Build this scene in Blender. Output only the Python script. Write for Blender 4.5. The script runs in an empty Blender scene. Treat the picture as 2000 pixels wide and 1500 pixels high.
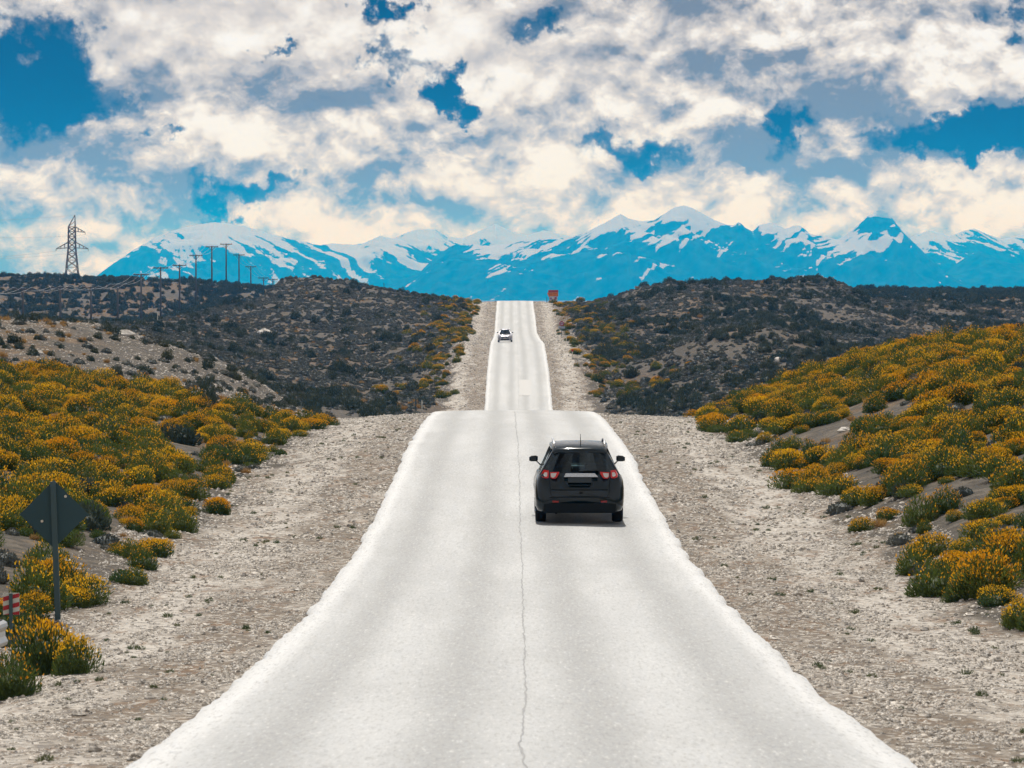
import bpy, math, random
import numpy as np
from mathutils import Vector, Matrix

R = math.radians
random.seed(7)
rng = np.random.default_rng(11)
sc = bpy.context.scene
col = sc.collection

# ------------------------------------------------------------------ camera, sky, sun, exposure
F = 7500.0                 # focal length in pixels of a 2000 px wide frame (135 mm lens)
HY = 560.0                 # image row of the true horizon
CZ = 6.0                   # camera height in the world
SUN_EL, SUN_AZ = 60.0, -4.0   # degrees; azimuth 0 = straight along the road
SUN_STRENGTH = 5.0
SKY_STRENGTH = 0.10
HAZE_DENSITY = 8.0e-5
CLOUD_BIAS = 0.10

cam_d = bpy.data.cameras.new('camera')
cam = bpy.data.objects.new('camera', cam_d)
col.objects.link(cam)
cam.location = (0, 0, CZ)
cam.rotation_euler = (R(90) - math.atan((750 - HY) / F), 0, 0)
cam_d.sensor_width = 36.0
cam_d.lens = F / 2000 * 36.0
cam_d.clip_start = 0.5
cam_d.clip_end = 120000
cam_d.dof.use_dof = True
cam_d.dof.focus_distance = 105
cam_d.dof.aperture_fstop = 8.0
sc.camera = cam

sc.view_settings.view_transform = 'Standard'
sc.view_settings.look = 'None'
sc.view_settings.exposure = -0.05
sc.view_settings.gamma = 1.0
sc.view_settings.use_curve_mapping = False
sc.render.engine = 'CYCLES'
sc.cycles.use_denoising = True
sc.cycles.max_bounces = 5
sc.cycles.transparent_max_bounces = 12
sc.cycles.volume_bounces = 0

sun_dir = Vector((math.sin(R(SUN_AZ)) * math.cos(R(SUN_EL)), math.cos(R(SUN_AZ)) * math.cos(R(SUN_EL)), math.sin(R(SUN_EL))))
sd = bpy.data.lights.new('sun', 'SUN')
sd.energy = SUN_STRENGTH
sd.angle = R(0.53)
sd.color = (1.0, 0.955, 0.89)
so = bpy.data.objects.new('sun', sd)
so.rotation_euler = sun_dir.to_track_quat('Z', 'Y').to_euler()
col.objects.link(so)


class NT:
    """small helper to write node trees"""
    def __init__(self, tree):
        self.t = tree

    def n(self, typ, **kw):
        nd = self.t.nodes.new(typ)
        for k, v in kw.items():
            setattr(nd, k, v)
        return nd

    def put(self, sock, v):
        if isinstance(v, bpy.types.NodeSocket):
            self.t.links.new(v, sock)
        elif v is not None:
            if isinstance(v, (tuple, list)) and len(v) == 3 and sock.type == 'RGBA':
                v = (*v, 1.0)
            sock.default_value = v

    def math(self, op, a, b=None, c=None, clamp=False):
        nd = self.n('ShaderNodeMath', operation=op, use_clamp=clamp)
        self.put(nd.inputs[0], a)
        if b is not None: self.put(nd.inputs[1], b)
        if c is not None: self.put(nd.inputs[2], c)
        return nd.outputs[0]

    def vmath(self, op, a, b=None, scale=None):
        nd = self.n('ShaderNodeVectorMath', operation=op)
        self.put(nd.inputs[0], a)
        if b is not None: self.put(nd.inputs[1], b)
        if scale is not None: self.put(nd.inputs['Scale'], scale)
        return nd.outputs['Value'] if op in ('LENGTH', 'DOT_PRODUCT', 'DISTANCE') else nd.outputs[0]

    def noise(self, vec, scale, detail=4, rough=0.5, dist=0.0, out='Fac', lac=2.0):
        nd = self.n('ShaderNodeTexNoise')
        self.put(nd.inputs['Vector'], vec)
        self.put(nd.inputs['Scale'], scale)
        self.put(nd.inputs['Detail'], detail)
        self.put(nd.inputs['Roughness'], rough)
        self.put(nd.inputs['Distortion'], dist)
        self.put(nd.inputs['Lacunarity'], lac)
        return nd.outputs[out]

    def ramp(self, fac, a, b, lo=0.0, hi=1.0, smooth=True):
        nd = self.n('ShaderNodeMapRange', interpolation_type='SMOOTHSTEP' if smooth else 'LINEAR', clamp=True) if smooth else self.n('ShaderNodeMapRange', clamp=True)
        self.put(nd.inputs['Value'], fac)
        self.put(nd.inputs['From Min'], a); self.put(nd.inputs['From Max'], b)
        self.put(nd.inputs['To Min'], lo); self.put(nd.inputs['To Max'], hi)
        return nd.outputs['Result']

    def mix(self, fac, a, b, mode='MIX'):
        nd = self.n('ShaderNodeMix', data_type='RGBA', blend_type=mode)
        self.put(nd.inputs[0], fac)
        self.put(nd.inputs[6], a)
        self.put(nd.inputs[7], b)
        return nd.outputs[2]

    def mapping(self, vec, scale=(1, 1, 1), loc=(0, 0, 0), rot=(0, 0, 0)):
        nd = self.n('ShaderNodeMapping')
        self.put(nd.inputs['Vector'], vec)
        nd.inputs['Scale'].default_value = scale
        nd.inputs['Location'].default_value = loc
        nd.inputs['Rotation'].default_value = rot
        return nd.outputs[0]


def build_world():
    w = bpy.data.worlds.new('World')
    sc.world = w
    w.use_nodes = True
    t = w.node_tree
    t.nodes.clear()
    N = NT(t)
    out = N.n('ShaderNodeOutputWorld')
    bg = N.n('ShaderNodeBackground')
    sky = N.n('ShaderNodeTexSky', sky_type='NISHITA')
    sky.sun_disc = False
    sky.sun_elevation = R(SUN_EL)
    sky.sun_rotation = R(SUN_AZ)
    sky.altitude = 400
    sky.air_density = 1.0
    sky.dust_density = 0.6
    sky.ozone_density = 1.5
    tc = N.n('ShaderNodeTexCoord').outputs['Generated']
    sep = N.n('ShaderNodeSeparateXYZ'); N.put(sep.inputs[0], tc)
    el = sep.outputs['Z']
    # cloud deck: layered noise over the direction sphere, flattened near the horizon
    warp = N.vmath('SUBTRACT', N.noise(tc, 30, 6, 0.55, 0.0, 'Color'), (0.5, 0.5, 0.5))
    p = N.vmath('ADD', tc, N.vmath('SCALE', warp, scale=0.012))
    pb = N.vmath('ADD', tc, N.vmath('SCALE', warp, scale=0.026))
    w2 = N.vmath('SUBTRACT', N.noise(tc, 120, 4, 0.6, 0.0, 'Color'), (0.5, 0.5, 0.5))
    pg = N.vmath('ADD', pb, N.vmath('SCALE', w2, scale=0.026))
    f1 = N.noise(N.mapping(p, (1.0, 1.0, 1.5)), 24, 9, 0.61)
    f2 = N.noise(N.mapping(p, (1.0, 1.0, 1.5), (0, 0, 0.0075)), 24, 7, 0.61)
    vo = N.n('ShaderNodeTexVoronoi', feature='F1')
    N.put(vo.inputs['Vector'], N.mapping(pb, (1.0, 1.0, 1.4)))
    vo.inputs['Scale'].default_value = 40
    vo.inputs['Detail'].default_value = 2.5
    vo.inputs['Roughness'].default_value = 0.45
    v1 = N.math('SUBTRACT', 1.0, vo.outputs['Distance'])
    big = N.noise(N.mapping(p, (1.0, 1.0, 1.55)), 13, 2, 0.5)

    def px(x, y):          # direction seen at a given place of the sky
        return ((x - 1000) / F, 1.0, (HY - y) / F)

    def blob(x, y, rx, ry):
        c = Vector(px(x, y)).normalized()
        d = N.vmath('SUBTRACT', pg, tuple(c))
        d = N.vmath('MULTIPLY', d, (F / rx / 1.12, 3.0, F / ry / 1.12))
        return N.ramp(N.vmath('LENGTH', d), 1.6, 0.0)

    def blobsum(lst):
        s = None
        for (x, y, rx, ry, a) in lst:
            b = N.math('MULTIPLY', blob(x, y, rx, ry), a)
            s = b if s is None else N.math('ADD', s, b)
        return s
    # gaps where the blue shows
    gaps = blobsum([(50, 165, 190, 135, 1.3), (768, 42, 50, 36, .95), (760, 130, 52, 42, .9), (875, 165, 62, 72, 1.35),
                    (530, 95, 40, 20, .7), (335, 272, 80, 22, .85), (480, 372, 165, 36, 1.15), (1230, 285, 130, 42, .9), (1920, 262, 190, 48, 1.3),
                    (1545, 235, 42, 52, .7), (1180, 170, 90, 60, .35), (1975, 25, 60, 36, .7), (1060, 45, 110, 24, .5), (985, 165, 32, 20, .55)])
    # heavy grey-blue undersides
    heavy = blobsum([(1630, 320, 180, 85, .85), (1600, 95, 180, 75, .5), (1200, 180, 140, 100, .6), (430, 420, 180, 30, .6), (1800, 195, 160, 34, .5),
                     (780, 385, 240, 34, .4), (1850, 395, 170, 24, .6), (640, 200, 200, 70, .3), (1460, 300, 120, 55, .6), (150, 190, 290, 180, .5)])
    # thick smooth veil of high cloud
    veil = blobsum([(430, 40, 420, 120, .9), (1000, 90, 260, 110, .6)])
    dens = N.math('ADD', N.math('MULTIPLY', f1, 1.8), N.math('MULTIPLY', big, 0.5))
    dens = N.math('ADD', dens, N.math('MULTIPLY', v1, 0.5))
    dens = N.math('SUBTRACT', dens, N.math('MULTIPLY', gaps, 1.15))
    dens = N.math('ADD', dens, N.math('MULTIPLY', veil, 0.10))
    fill = blobsum([(90, 370, 190, 100, .55), (1000, 400, 520, 70, .4), (330, 330, 230, 40, .35), (1850, 440, 200, 40, .4)])
    dens = N.math('ADD', dens, fill)
    dens = N.math('SUBTRACT', dens, CLOUD_BIAS)
    # fewer clouds are seen edge-on overhead than along the horizon
    dens = N.math('SUBTRACT', dens, N.ramp(el, 0.20, 0.60, 0.0, 0.60))
    low = N.ramp(el, 0.048, 0.008)
    dens = N.math('ADD', dens, N.math('MULTIPLY', low, 0.24))
    cover = N.ramp(dens, 0.10, 0.75)
    lit = N.math('ADD', N.math('MULTIPLY', N.math('SUBTRACT', f1, f2), 5.8), N.math('MULTIPLY', N.math('SUBTRACT', v1, 0.5), 0.85))
    lit = N.math('MULTIPLY', lit, N.math('SUBTRACT', 1.0, N.math('MULTIPLY', veil, .75)))
    lit = N.math('ADD', lit, N.math('ADD', N.math('MULTIPLY', low, 0.12), 0.90))
    lit = N.math('SUBTRACT', lit, N.math('MULTIPLY', heavy, 0.56))
    lit = N.math('SUBTRACT', lit, N.ramp(big, 0.48, 0.72, 0, 0.16))
    lit = N.math('SUBTRACT', lit, N.ramp(cover, 0.75, 0.25, 0.0, 0.38))
    lit = N.math('ADD', lit, N.math('MULTIPLY', N.math('SUBTRACT', f1, 0.5), 0.9))
    lit = N.math('MINIMUM', N.math('MAXIMUM', lit, 0.0), 1.0)
    cr = N.n('ShaderNodeValToRGB')
    e = cr.color_ramp.elements
    e[0].position, e[0].color = 0.0, (0.20, 0.19, 0.18, 1)
    e[1].position, e[1].color = 1.0, (1.0, 1.0, 1.04, 1)
    for pos, c in ((0.22, (0.38, 0.34, 0.31)), (0.45, (0.60, 0.55, 0.51)), (0.66, (0.78, 0.72, 0.67)), (0.84, (0.93, 0.90, 0.88))):
        k = e.new(pos); k.color = (*c, 1)
    N.put(cr.inputs[0], lit)
    skyc = N.mix(1.0, sky.outputs[0], (SKY_STRENGTH,) * 3, 'MULTIPLY')
    skyc = N.mix(1.0, skyc, (0.012, 0.018, 0.030), 'MULTIPLY')
    final = N.mix(cover, skyc, cr.outputs[0])
    N.put(bg.inputs['Color'], final)
    bg.inputs['Strength'].default_value = 1.0
    w.cycles.sampling_method = 'MANUAL'
    w.cycles.sample_map_resolution = 256
    t.links.new(bg.outputs[0], out.inputs['Surface'])


build_world()

# ------------------------------------------------------------------ helpers
MATS = {}


def mat(name, base=(0.5, 0.5, 0.5), rough=0.6, metal=0.0, spec=0.5, **kw):
    m = bpy.data.materials.new(name)
    m.use_nodes = True
    b = m.node_tree.nodes['Principled BSDF']
    b.inputs['Base Color'].default_value = (*base, 1)
    b.inputs['Roughness'].default_value = rough
    b.inputs['Metallic'].default_value = metal
    b.inputs['Specular IOR Level'].default_value = spec
    for k, v in kw.items():
        b.inputs[k].default_value = v
    MATS[name] = m
    return m


def nodes_of(m):
    return NT(m.node_tree), m.node_tree.nodes['Principled BSDF'], m.node_tree.nodes['Material Output']


def mesh_obj(name, verts, faces, m=None, parent=None, smooth=False, mats=None, mi=None):
    me = bpy.data.meshes.new(name)
    me.from_pydata([tuple(v) for v in verts], [], [tuple(f) for f in faces])
    if m is not None:
        me.materials.append(m)
    if mats:
        for k in mats: me.materials.append(k)
    if mi is not None:
        me.polygons.foreach_set('material_index', mi)
    if smooth:
        me.polygons.foreach_set('use_smooth', [True] * len(me.polygons))
    me.update()
    o = bpy.data.objects.new(name, me)
    if parent is not None:
        o.parent = parent
    col.objects.link(o)
    return o


def empty(name, loc=(0, 0, 0), rz=0.0, parent=None):
    o = bpy.data.objects.new(name, None)
    o.empty_display_size = 0.3
    o.location = loc
    o.rotation_euler = (0, 0, rz)
    if parent is not None: o.parent = parent
    col.objects.link(o)
    return o


def tag(o, label=None, cat=None, group=None, kind=None):
    if label: o['label'] = label
    if cat: o['category'] = cat
    if group: o['group'] = group
    if kind: o['kind'] = kind
    return o


class MB:
    """collects simple shapes into one mesh"""
    def __init__(self):
        self.v, self.f = [], []

    def add(self, vs, fs):
        k = len(self.v)
        self.v += [tuple(x) for x in vs]
        self.f += [tuple(i + k for i in f) for f in fs]
        return self

    def box(self, c, s, bev=0.0):
        x, y, z = c; a, b, h = s[0] / 2, s[1] / 2, s[2] / 2
        if bev <= 0:
            vs = [(x + i * a, y + j * b, z + k * h) for i in (-1, 1) for j in (-1, 1) for k in (-1, 1)]
            fs = [(0, 1, 3, 2), (4, 6, 7, 5), (0, 4, 5, 1), (2, 3, 7, 6), (0, 2, 6, 4), (1, 5, 7, 3)]
            return self.add(vs, fs)
        # chamfered box : rings along z
        rings = []
        for zz, ins in ((-h, bev), (-h + bev, 0), (h - bev, 0), (h, bev)):
            A, B = a - ins, b - ins
            q = min(bev, A * .9, B * .9)
            rings.append([(x + px, y + py, z + zz) for px, py in ((A - q, -B), (A, -B + q), (A, B - q), (A - q, B), (-A + q, B), (-A, B - q), (-A, -B + q), (-A + q, -B))])
        return self.loft(rings, closed=True, caps=True)

    def loft(self, rings, closed=True, caps=False):
        n = len(rings[0]); vs = [p for r in rings for p in r]; fs = []
        for i in range(len(rings) - 1):
            for j in range(n if closed else n - 1):
                k = (j + 1) % n
                fs.append((i * n + j, i * n + k, (i + 1) * n + k, (i + 1) * n + j))
        if caps:
            fs.append(tuple(range(n - 1, -1, -1)))
            fs.append(tuple((len(rings) - 1) * n + j for j in range(n)))
        return self.add(vs, fs)

    def tube(self, pts, r, n=6, caps=True):
        pts = [Vector(p) for p in pts]
        rs = r if isinstance(r, (list, tuple)) else [r] * len(pts)
        rings = []
        for i, p in enumerate(pts):
            d = (pts[min(i + 1, len(pts) - 1)] - pts[max(i - 1, 0)]).normalized()
            ref = Vector((0, 0, 1)) if abs(d.z) < 0.9 else Vector((1, 0, 0))
            u = d.cross(ref).normalized(); w = d.cross(u)
            rings.append([tuple(p + (u * math.cos(a) + w * math.sin(a)) * rs[i]) for a in [2 * math.pi * k / n for k in range(n)]])
        return self.loft(rings, True, caps)

    def hexa(self, q0, q1):
        return self.loft([q0, q1], True, True)

    def prism(self, poly, fn0, fn1):
        """poly (u,v) extruded between two placement functions"""
        return self.loft([[fn0(u, v) for u, v in poly], [fn1(u, v) for u, v in poly]], True, True)

    def build(self, name, m, parent=None, smooth=False):
        o = mesh_obj(name, self.v, self.f, m, parent, smooth)
        import bmesh
        bm = bmesh.new(); bm.from_mesh(o.data)
        bmesh.ops.recalc_face_normals(bm, faces=bm.faces)
        bm.to_mesh(o.data); bm.free()
        return o


# vectorised gradient noise
_perm = np.random.default_rng(3).permutation(512)
_grad = np.stack([np.cos(np.arange(64) * 2 * np.pi / 64), np.sin(np.arange(64) * 2 * np.pi / 64)], 1)


def gnoise(x, y, seed=0):
    x = np.asarray(x, float); y = np.asarray(y, float)
    xi = np.floor(x).astype(np.int64); yi = np.floor(y).astype(np.int64)
    xf, yf = x - xi, y - yi
    u = xf * xf * xf * (xf * (xf * 6 - 15) + 10); v = yf * yf * yf * (yf * (yf * 6 - 15) + 10)

    def g(ix, iy, dx, dy):
        h = _perm[(_perm[(ix + seed * 31) & 511] + iy) & 511] & 63
        gr = _grad[h]
        return gr[..., 0] * dx + gr[..., 1] * dy
    a = g(xi, yi, xf, yf); b = g(xi + 1, yi, xf - 1, yf)
    c = g(xi, yi + 1, xf, yf - 1); d = g(xi + 1, yi + 1, xf - 1, yf - 1)
    return (a + (b - a) * u + ((c + (d - c) * u) - (a + (b - a) * u)) * v) * 1.5


def fbm(x, y, octv=4, seed=0, gain=0.5):
    s = 0; a = 1.0; k = 1.0
    for i in range(octv):
        s = s + a * gnoise(x * k + i * 17.3, y * k - i * 9.1, seed + i)
        a *= gain; k *= 2.03
    return s


def ridged(x, y, octv=5, seed=0):
    s = 0; a = 1.0; k = 1.0
    for i in range(octv):
        s = s + a * (1 - 2 * np.abs(gnoise(x * k + i * 7.7, y * k + i * 3.1, seed + i)))
        a *= 0.5; k *= 2.1
    return s


def sstep(x, a, b):
    t = np.clip((np.asarray(x, float) - a) / (b - a), 0, 1)
    return t * t * (3 - 2 * t)


def pchip_slopes(x, y):
    """y: (S, ...) sections ; monotone cubic slopes"""
    h = np.diff(x)
    hh = h.reshape((-1,) + (1,) * (y.ndim - 1))
    d = np.diff(y, axis=0) / hh
    m = np.zeros_like(y)
    m[0] = d[0]; m[-1] = d[-1]
    w1 = 2 * hh[1:] + hh[:-1]; w2 = hh[1:] + 2 * hh[:-1]
    same = d[1:] * d[:-1] > 0
    with np.errstate(divide='ignore', invalid='ignore'):
        hm = (w1 + w2) / (w1 / d[:-1] + w2 / d[1:])
    m[1:-1] = np.where(same, hm, 0)
    return m


def pchip_eval(x, y, q):
    """x (S,), y (S,N) or (S,), q (N,)"""
    q = np.asarray(q, float)
    m = pchip_slopes(x, y)
    i = np.clip(np.searchsorted(x, q) - 1, 0, len(x) - 2)
    h = x[i + 1] - x[i]
    t = np.clip((q - x[i]) / h, 0, 1)
    if y.ndim == 1:
        y0, y1, m0, m1 = y[i], y[i + 1], m[i], m[i + 1]
    else:
        k = np.arange(len(q))
        y0, y1, m0, m1 = y[i, k], y[i + 1, k], m[i, k], m[i + 1, k]
    t2, t3 = t * t, t * t * t
    return (2 * t3 - 3 * t2 + 1) * y0 + (t3 - 2 * t2 + t) * h * m0 + (-2 * t3 + 3 * t2) * y1 + (t3 - t2) * h * m1


# ------------------------------------------------------------------ road profile and terrain height
ROAD_W = 6.7
_rw = [(1500, 1569), (1425, 1366), (1350, 1171), (1275, 1014), (1200, 859), (1125, 731), (1075, 650), (1025, 590), (975, 534), (925, 482),
       (895, 460), (860, 415), (838, 384), (820, 357), (808, 330), (803, 313)]
_far = [(800, 134), (757, 127), (720, 120), (687, 111), (670, 105), (660, 92), (650, 84.5), (637, 81.5), (620, 78.5), (603, 74), (588, 70.8)]
_pz, _ph = [-80, 0], [-0.4, -2.55]
for y, w in _rw:
    Z = ROAD_W * F / w; _pz.append(Z); _ph.append(-(y - HY) * Z / F)
for Z, d in ((180, 6.9), (220, 10.0), (270, 12.6), (320, 13.2)):
    _pz.append(Z); _ph.append(-d)
for y, w in _far:
    Z = ROAD_W * F / w; _pz.append(Z); _ph.append(-(y - HY) * Z / F)
for Z, d in ((760, 3.1), (840, 6.5), (960, 10), (1500, 14), (3000, 30)):
    _pz.append(Z); _ph.append(-d)
_pz, _ph = np.array(_pz, float), np.array(_ph, float)
o_ = np.argsort(_pz); _pz, _ph = _pz[o_], _ph[o_]


def road_h(Z):
    return pchip_eval(_pz, _ph, np.asarray(Z, float))


def road_x(Z):
    return np.interp(Z, [0, 33, 60, 110, 160, 375, 460, 710, 1500], [0.07, 0.085, 0.16, 0.17, 0.08, 0.65, 0.66, 0.55, 0.5])


def bank_left(a):      # offset to the road level, by distance from the centre line
    return np.interp(a, [3.3, 4.5, 7, 8, 10, 13, 18, 24, 40, 80], [0, -.1, -.28, -.2, .15, .75, 1.55, 2.0, 2.5, 3])


def bank_right(a):
    return np.interp(a, [3.3, 5, 7, 8, 9, 11.2, 13.2, 15, 17, 20, 30, 60], [0, -.08, -.15, -.05, .3, .95, 1.7, 2.25, 2.7, 3.05, 3.7, 4.5])


# sections across the land: distance -> (image column, image row) of the ground there
SEC = {
    200: ([-800, -400, 0, 157, 227, 350, 490, 560, 700, 860], [585, 600, 624, 632, 650, 688, 744, 787, 850, 868],
          [1140, 1300, 1500, 1700, 2000, 2400, 3200], [866, 850, 800, 760, 720, 700, 690]),
    260: ([-800, -400, 0, 300, 560, 760, 860], [640, 660, 690, 770, 840, 895, 920],
          [1140, 1400, 2000, 2400, 3200], [918, 880, 790, 740, 720]),
    330: ([-800, -400, 0, 300, 560, 700, 800, 900], [640, 650, 668, 730, 795, 812, 825, 860],
          [1110, 1250, 1400, 1600, 2000, 2600], [860, 828, 812, 780, 720, 680]),
    385: ([-800, -400, 0, 300, 560, 700, 820, 920], [600, 610, 645, 692, 745, 772, 785, 782],
          [1085, 1200, 1300, 1450, 1600, 2000, 2600], [784, 782, 765, 730, 715, 690, 660]),
    430: ([-800, -400, 0, 300, 560, 700, 800, 900, 940], [595, 610, 630, 665, 720, 738, 735, 715, 707],
          [1075, 1200, 1290, 1345, 1400, 1500, 1570, 1630, 1700, 2000, 2600], [705, 722, 705, 668, 651, 643, 656, 684, 705, 702, 690]),
    480: ([-800, -400, 0, 300, 560, 700, 800, 900, 950], [590, 600, 622, 650, 690, 702, 692, 676, 670],
          [1065, 1150, 1300, 1500, 1700, 2000, 2600], [672, 684, 690, 690, 690, 690, 680]),
    560: ([-800, -400, 0, 300, 560, 700, 800, 900, 950], [590, 600, 628, 640, 645, 645, 642, 648, 659],
          [1055, 1120, 1250, 1400, 1700, 2000, 2600], [659, 650, 632, 628, 655, 660, 660]),
    640: ([-800, -400, 0, 300, 480, 560, 690, 760, 850, 900, 955], [600, 610, 635, 632, 600, 585, 588, 592, 604, 612, 618],
          [1050, 1120, 1200, 1300, 1450, 1650, 1750, 2000, 2600], [618, 614, 598, 580, 574, 590, 615, 640, 640]),
    705: ([-800, -400, 0, 300, 440, 530, 552, 600, 680, 694, 750, 830, 880, 940, 960], [640, 640, 640, 640, 612, 585, 550, 547, 551, 560, 567, 577, 589, 594, 591],
          [1045, 1100, 1160, 1210, 1260, 1310, 1370, 1440, 1530, 1600, 1630, 1655, 1720, 2000, 2600], [591, 597, 593, 577, 563, 556, 555, 551, 553, 548, 549, 572, 590, 610, 620]),
    760: ([-800, 0, 228, 400, 540, 700, 900, 1000], [650, 652, 650, 615, 585, 592, 602, 600],
          [1050, 1300, 1600, 1700, 2000, 2600], [602, 600, 592, 592, 602, 610]),
    863: ([-800, 0, 228, 400, 600, 1000], [640, 640, 642, 622, 604, 622], [1050, 1300, 1700, 2000, 2600], [622, 606, 588, 588, 590]),
    918: ([-800, 0, 276, 400, 600, 1000], [630, 630, 637, 612, 602, 630], [1050, 1300, 1700, 2000, 2600], [630, 604, 582, 584, 586]),
    1028: ([-800, 0, 351, 450, 600, 1000], [590, 590, 611, 600, 600, 630], [1050, 1300, 1700, 2000, 2600], [630, 604, 575, 578, 580]),
    1138: ([-800, 0, 140, 300, 414, 500, 640, 1000], [550, 557, 555, 557, 566, 572, 600, 626], [1050, 1400, 1660, 2000, 2600], [626, 600, 570, 573, 575]),
    1195: ([-800, 0, 140, 250, 400, 442, 540, 640, 1000], [538, 541, 545, 548, 555, 558, 566, 600, 625], [1050, 1400, 1620, 1700, 2000, 2600], [625, 600, 572, 570, 572, 574]),
    1300: ([-800, 0, 140, 250, 400, 500, 640, 1000], [545, 546, 549, 553, 566, 580, 605, 624], [1050, 1400, 1700, 2000, 2600], [624, 602, 582, 582, 584]),
    1550: ([-800, 0, 140, 300, 640, 1000], [548, 548, 547, 560, 604, 616], [1050, 1400, 2000, 2600], [616, 600, 584, 584]),
    3000: ([-800, 1000], [606, 606], [1050, 2600], [606, 606]),
    8000: ([-800, 1000], [596, 596], [1050, 2600], [596, 596]),
    28500: ([-800, 1000], [584, 584], [1050, 2600], [584, 584]),
}
_near_z = [-80, 0, 30, 55, 80, 105, 130, 150, 165]
SZ = np.array(_near_z + sorted(SEC), float)


def land_h(X, Z):
    """terrain height relative to the camera, without fine relief"""
    X = np.asarray(X, float).ravel(); Z = np.asarray(Z, float).ravel()
    S = np.zeros((len(SZ), len(X)))
    for i, z in enumerate(SZ):
        if i < len(_near_z):
            rx = float(road_x(z)); base = -5.05 if z > 30 else float(road_h([z])[0]) if z < 1 else -4.6
            drop = {150: .0, 165: .5}.get(int(z), 0)
            S[i] = np.where(X < rx, base + bank_left(rx - X), base + bank_right(X - rx)) - drop
        else:
            lp, ly, rp, ry = SEC[int(z)]
            px_ = np.array(list(lp) + list(rp), float); py_ = np.array(list(ly) + list(ry), float)
            S[i] = np.interp(X, (px_ - 1000) * z / F, (HY - py_) * z / F)
    h = pchip_eval(SZ, S, np.clip(Z, SZ[0], SZ[-1]))
    a = np.abs(X - road_x(Z))
    rh = road_h(np.clip(Z, -80, 3000))
    sh = rh - 0.105 - 0.045 * np.clip(a - 3.3, 0, 10)
    k = sstep(a, 5.2, 9.0)
    k = np.where(Z > 900, np.maximum(k, sstep(Z, 900, 1100)), k)
    return sh * (1 - k) + h * k


def ground_z(X, Z):
    """world height of the ground with relief"""
    X = np.asarray(X, float).ravel(); Z = np.asarray(Z, float).ravel()
    h = land_h(X, Z)
    a = np.abs(X - road_x(Z))
    off = sstep(a, 7.0, 10.0)
    amp = np.clip(Z / 600, 0.25, 1.6)
    h = h + off * amp * (0.55 * fbm(X / 14, Z / 20, 4, 1) + 0.30 * fbm(X / 4.5, Z / 6, 3, 5) * np.clip(Z / 300, .4, 1))
    h = h + (1 - off) * sstep(a, 3.4, 4.6) * 0.035 * fbm(X / 1.1, Z / 2.2, 3, 9)
    # roadbed lies under the asphalt
    h = h - 0.10 * (1 - sstep(a, 3.05, 3.32))
    far = np.clip((Z - 3000) / 6000, 0, 1)
    return h + CZ + far * 0


def pix(X, Z, z):
    return 1000 + X / Z * F, HY - (z - CZ) / Z * F


_gz = np.concatenate([np.arange(25, 200, .25), np.arange(200, 1600, 1.0)])


def ground_at(px_, py_, zmin=25, zmax=1600):
    """first ground point met along the line of sight through (px,py)"""
    Z = _gz[(_gz >= zmin) & (_gz <= zmax)]
    X = (px_ - 1000) * Z / F
    g = ground_z(X, Z)
    ray = CZ + (HY - py_) * Z / F
    hit = np.nonzero(g >= ray)[0]
    i = hit[0] if len(hit) else int(np.argmin(np.abs(g - ray)))
    return float(X[i]), float(Z[i]), float(g[i])


# ------------------------------------------------------------------ materials of the land
def grass_noise_coords(N):
    g = N.n('ShaderNodeNewGeometry')
    return g.outputs['Position'], g


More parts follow.
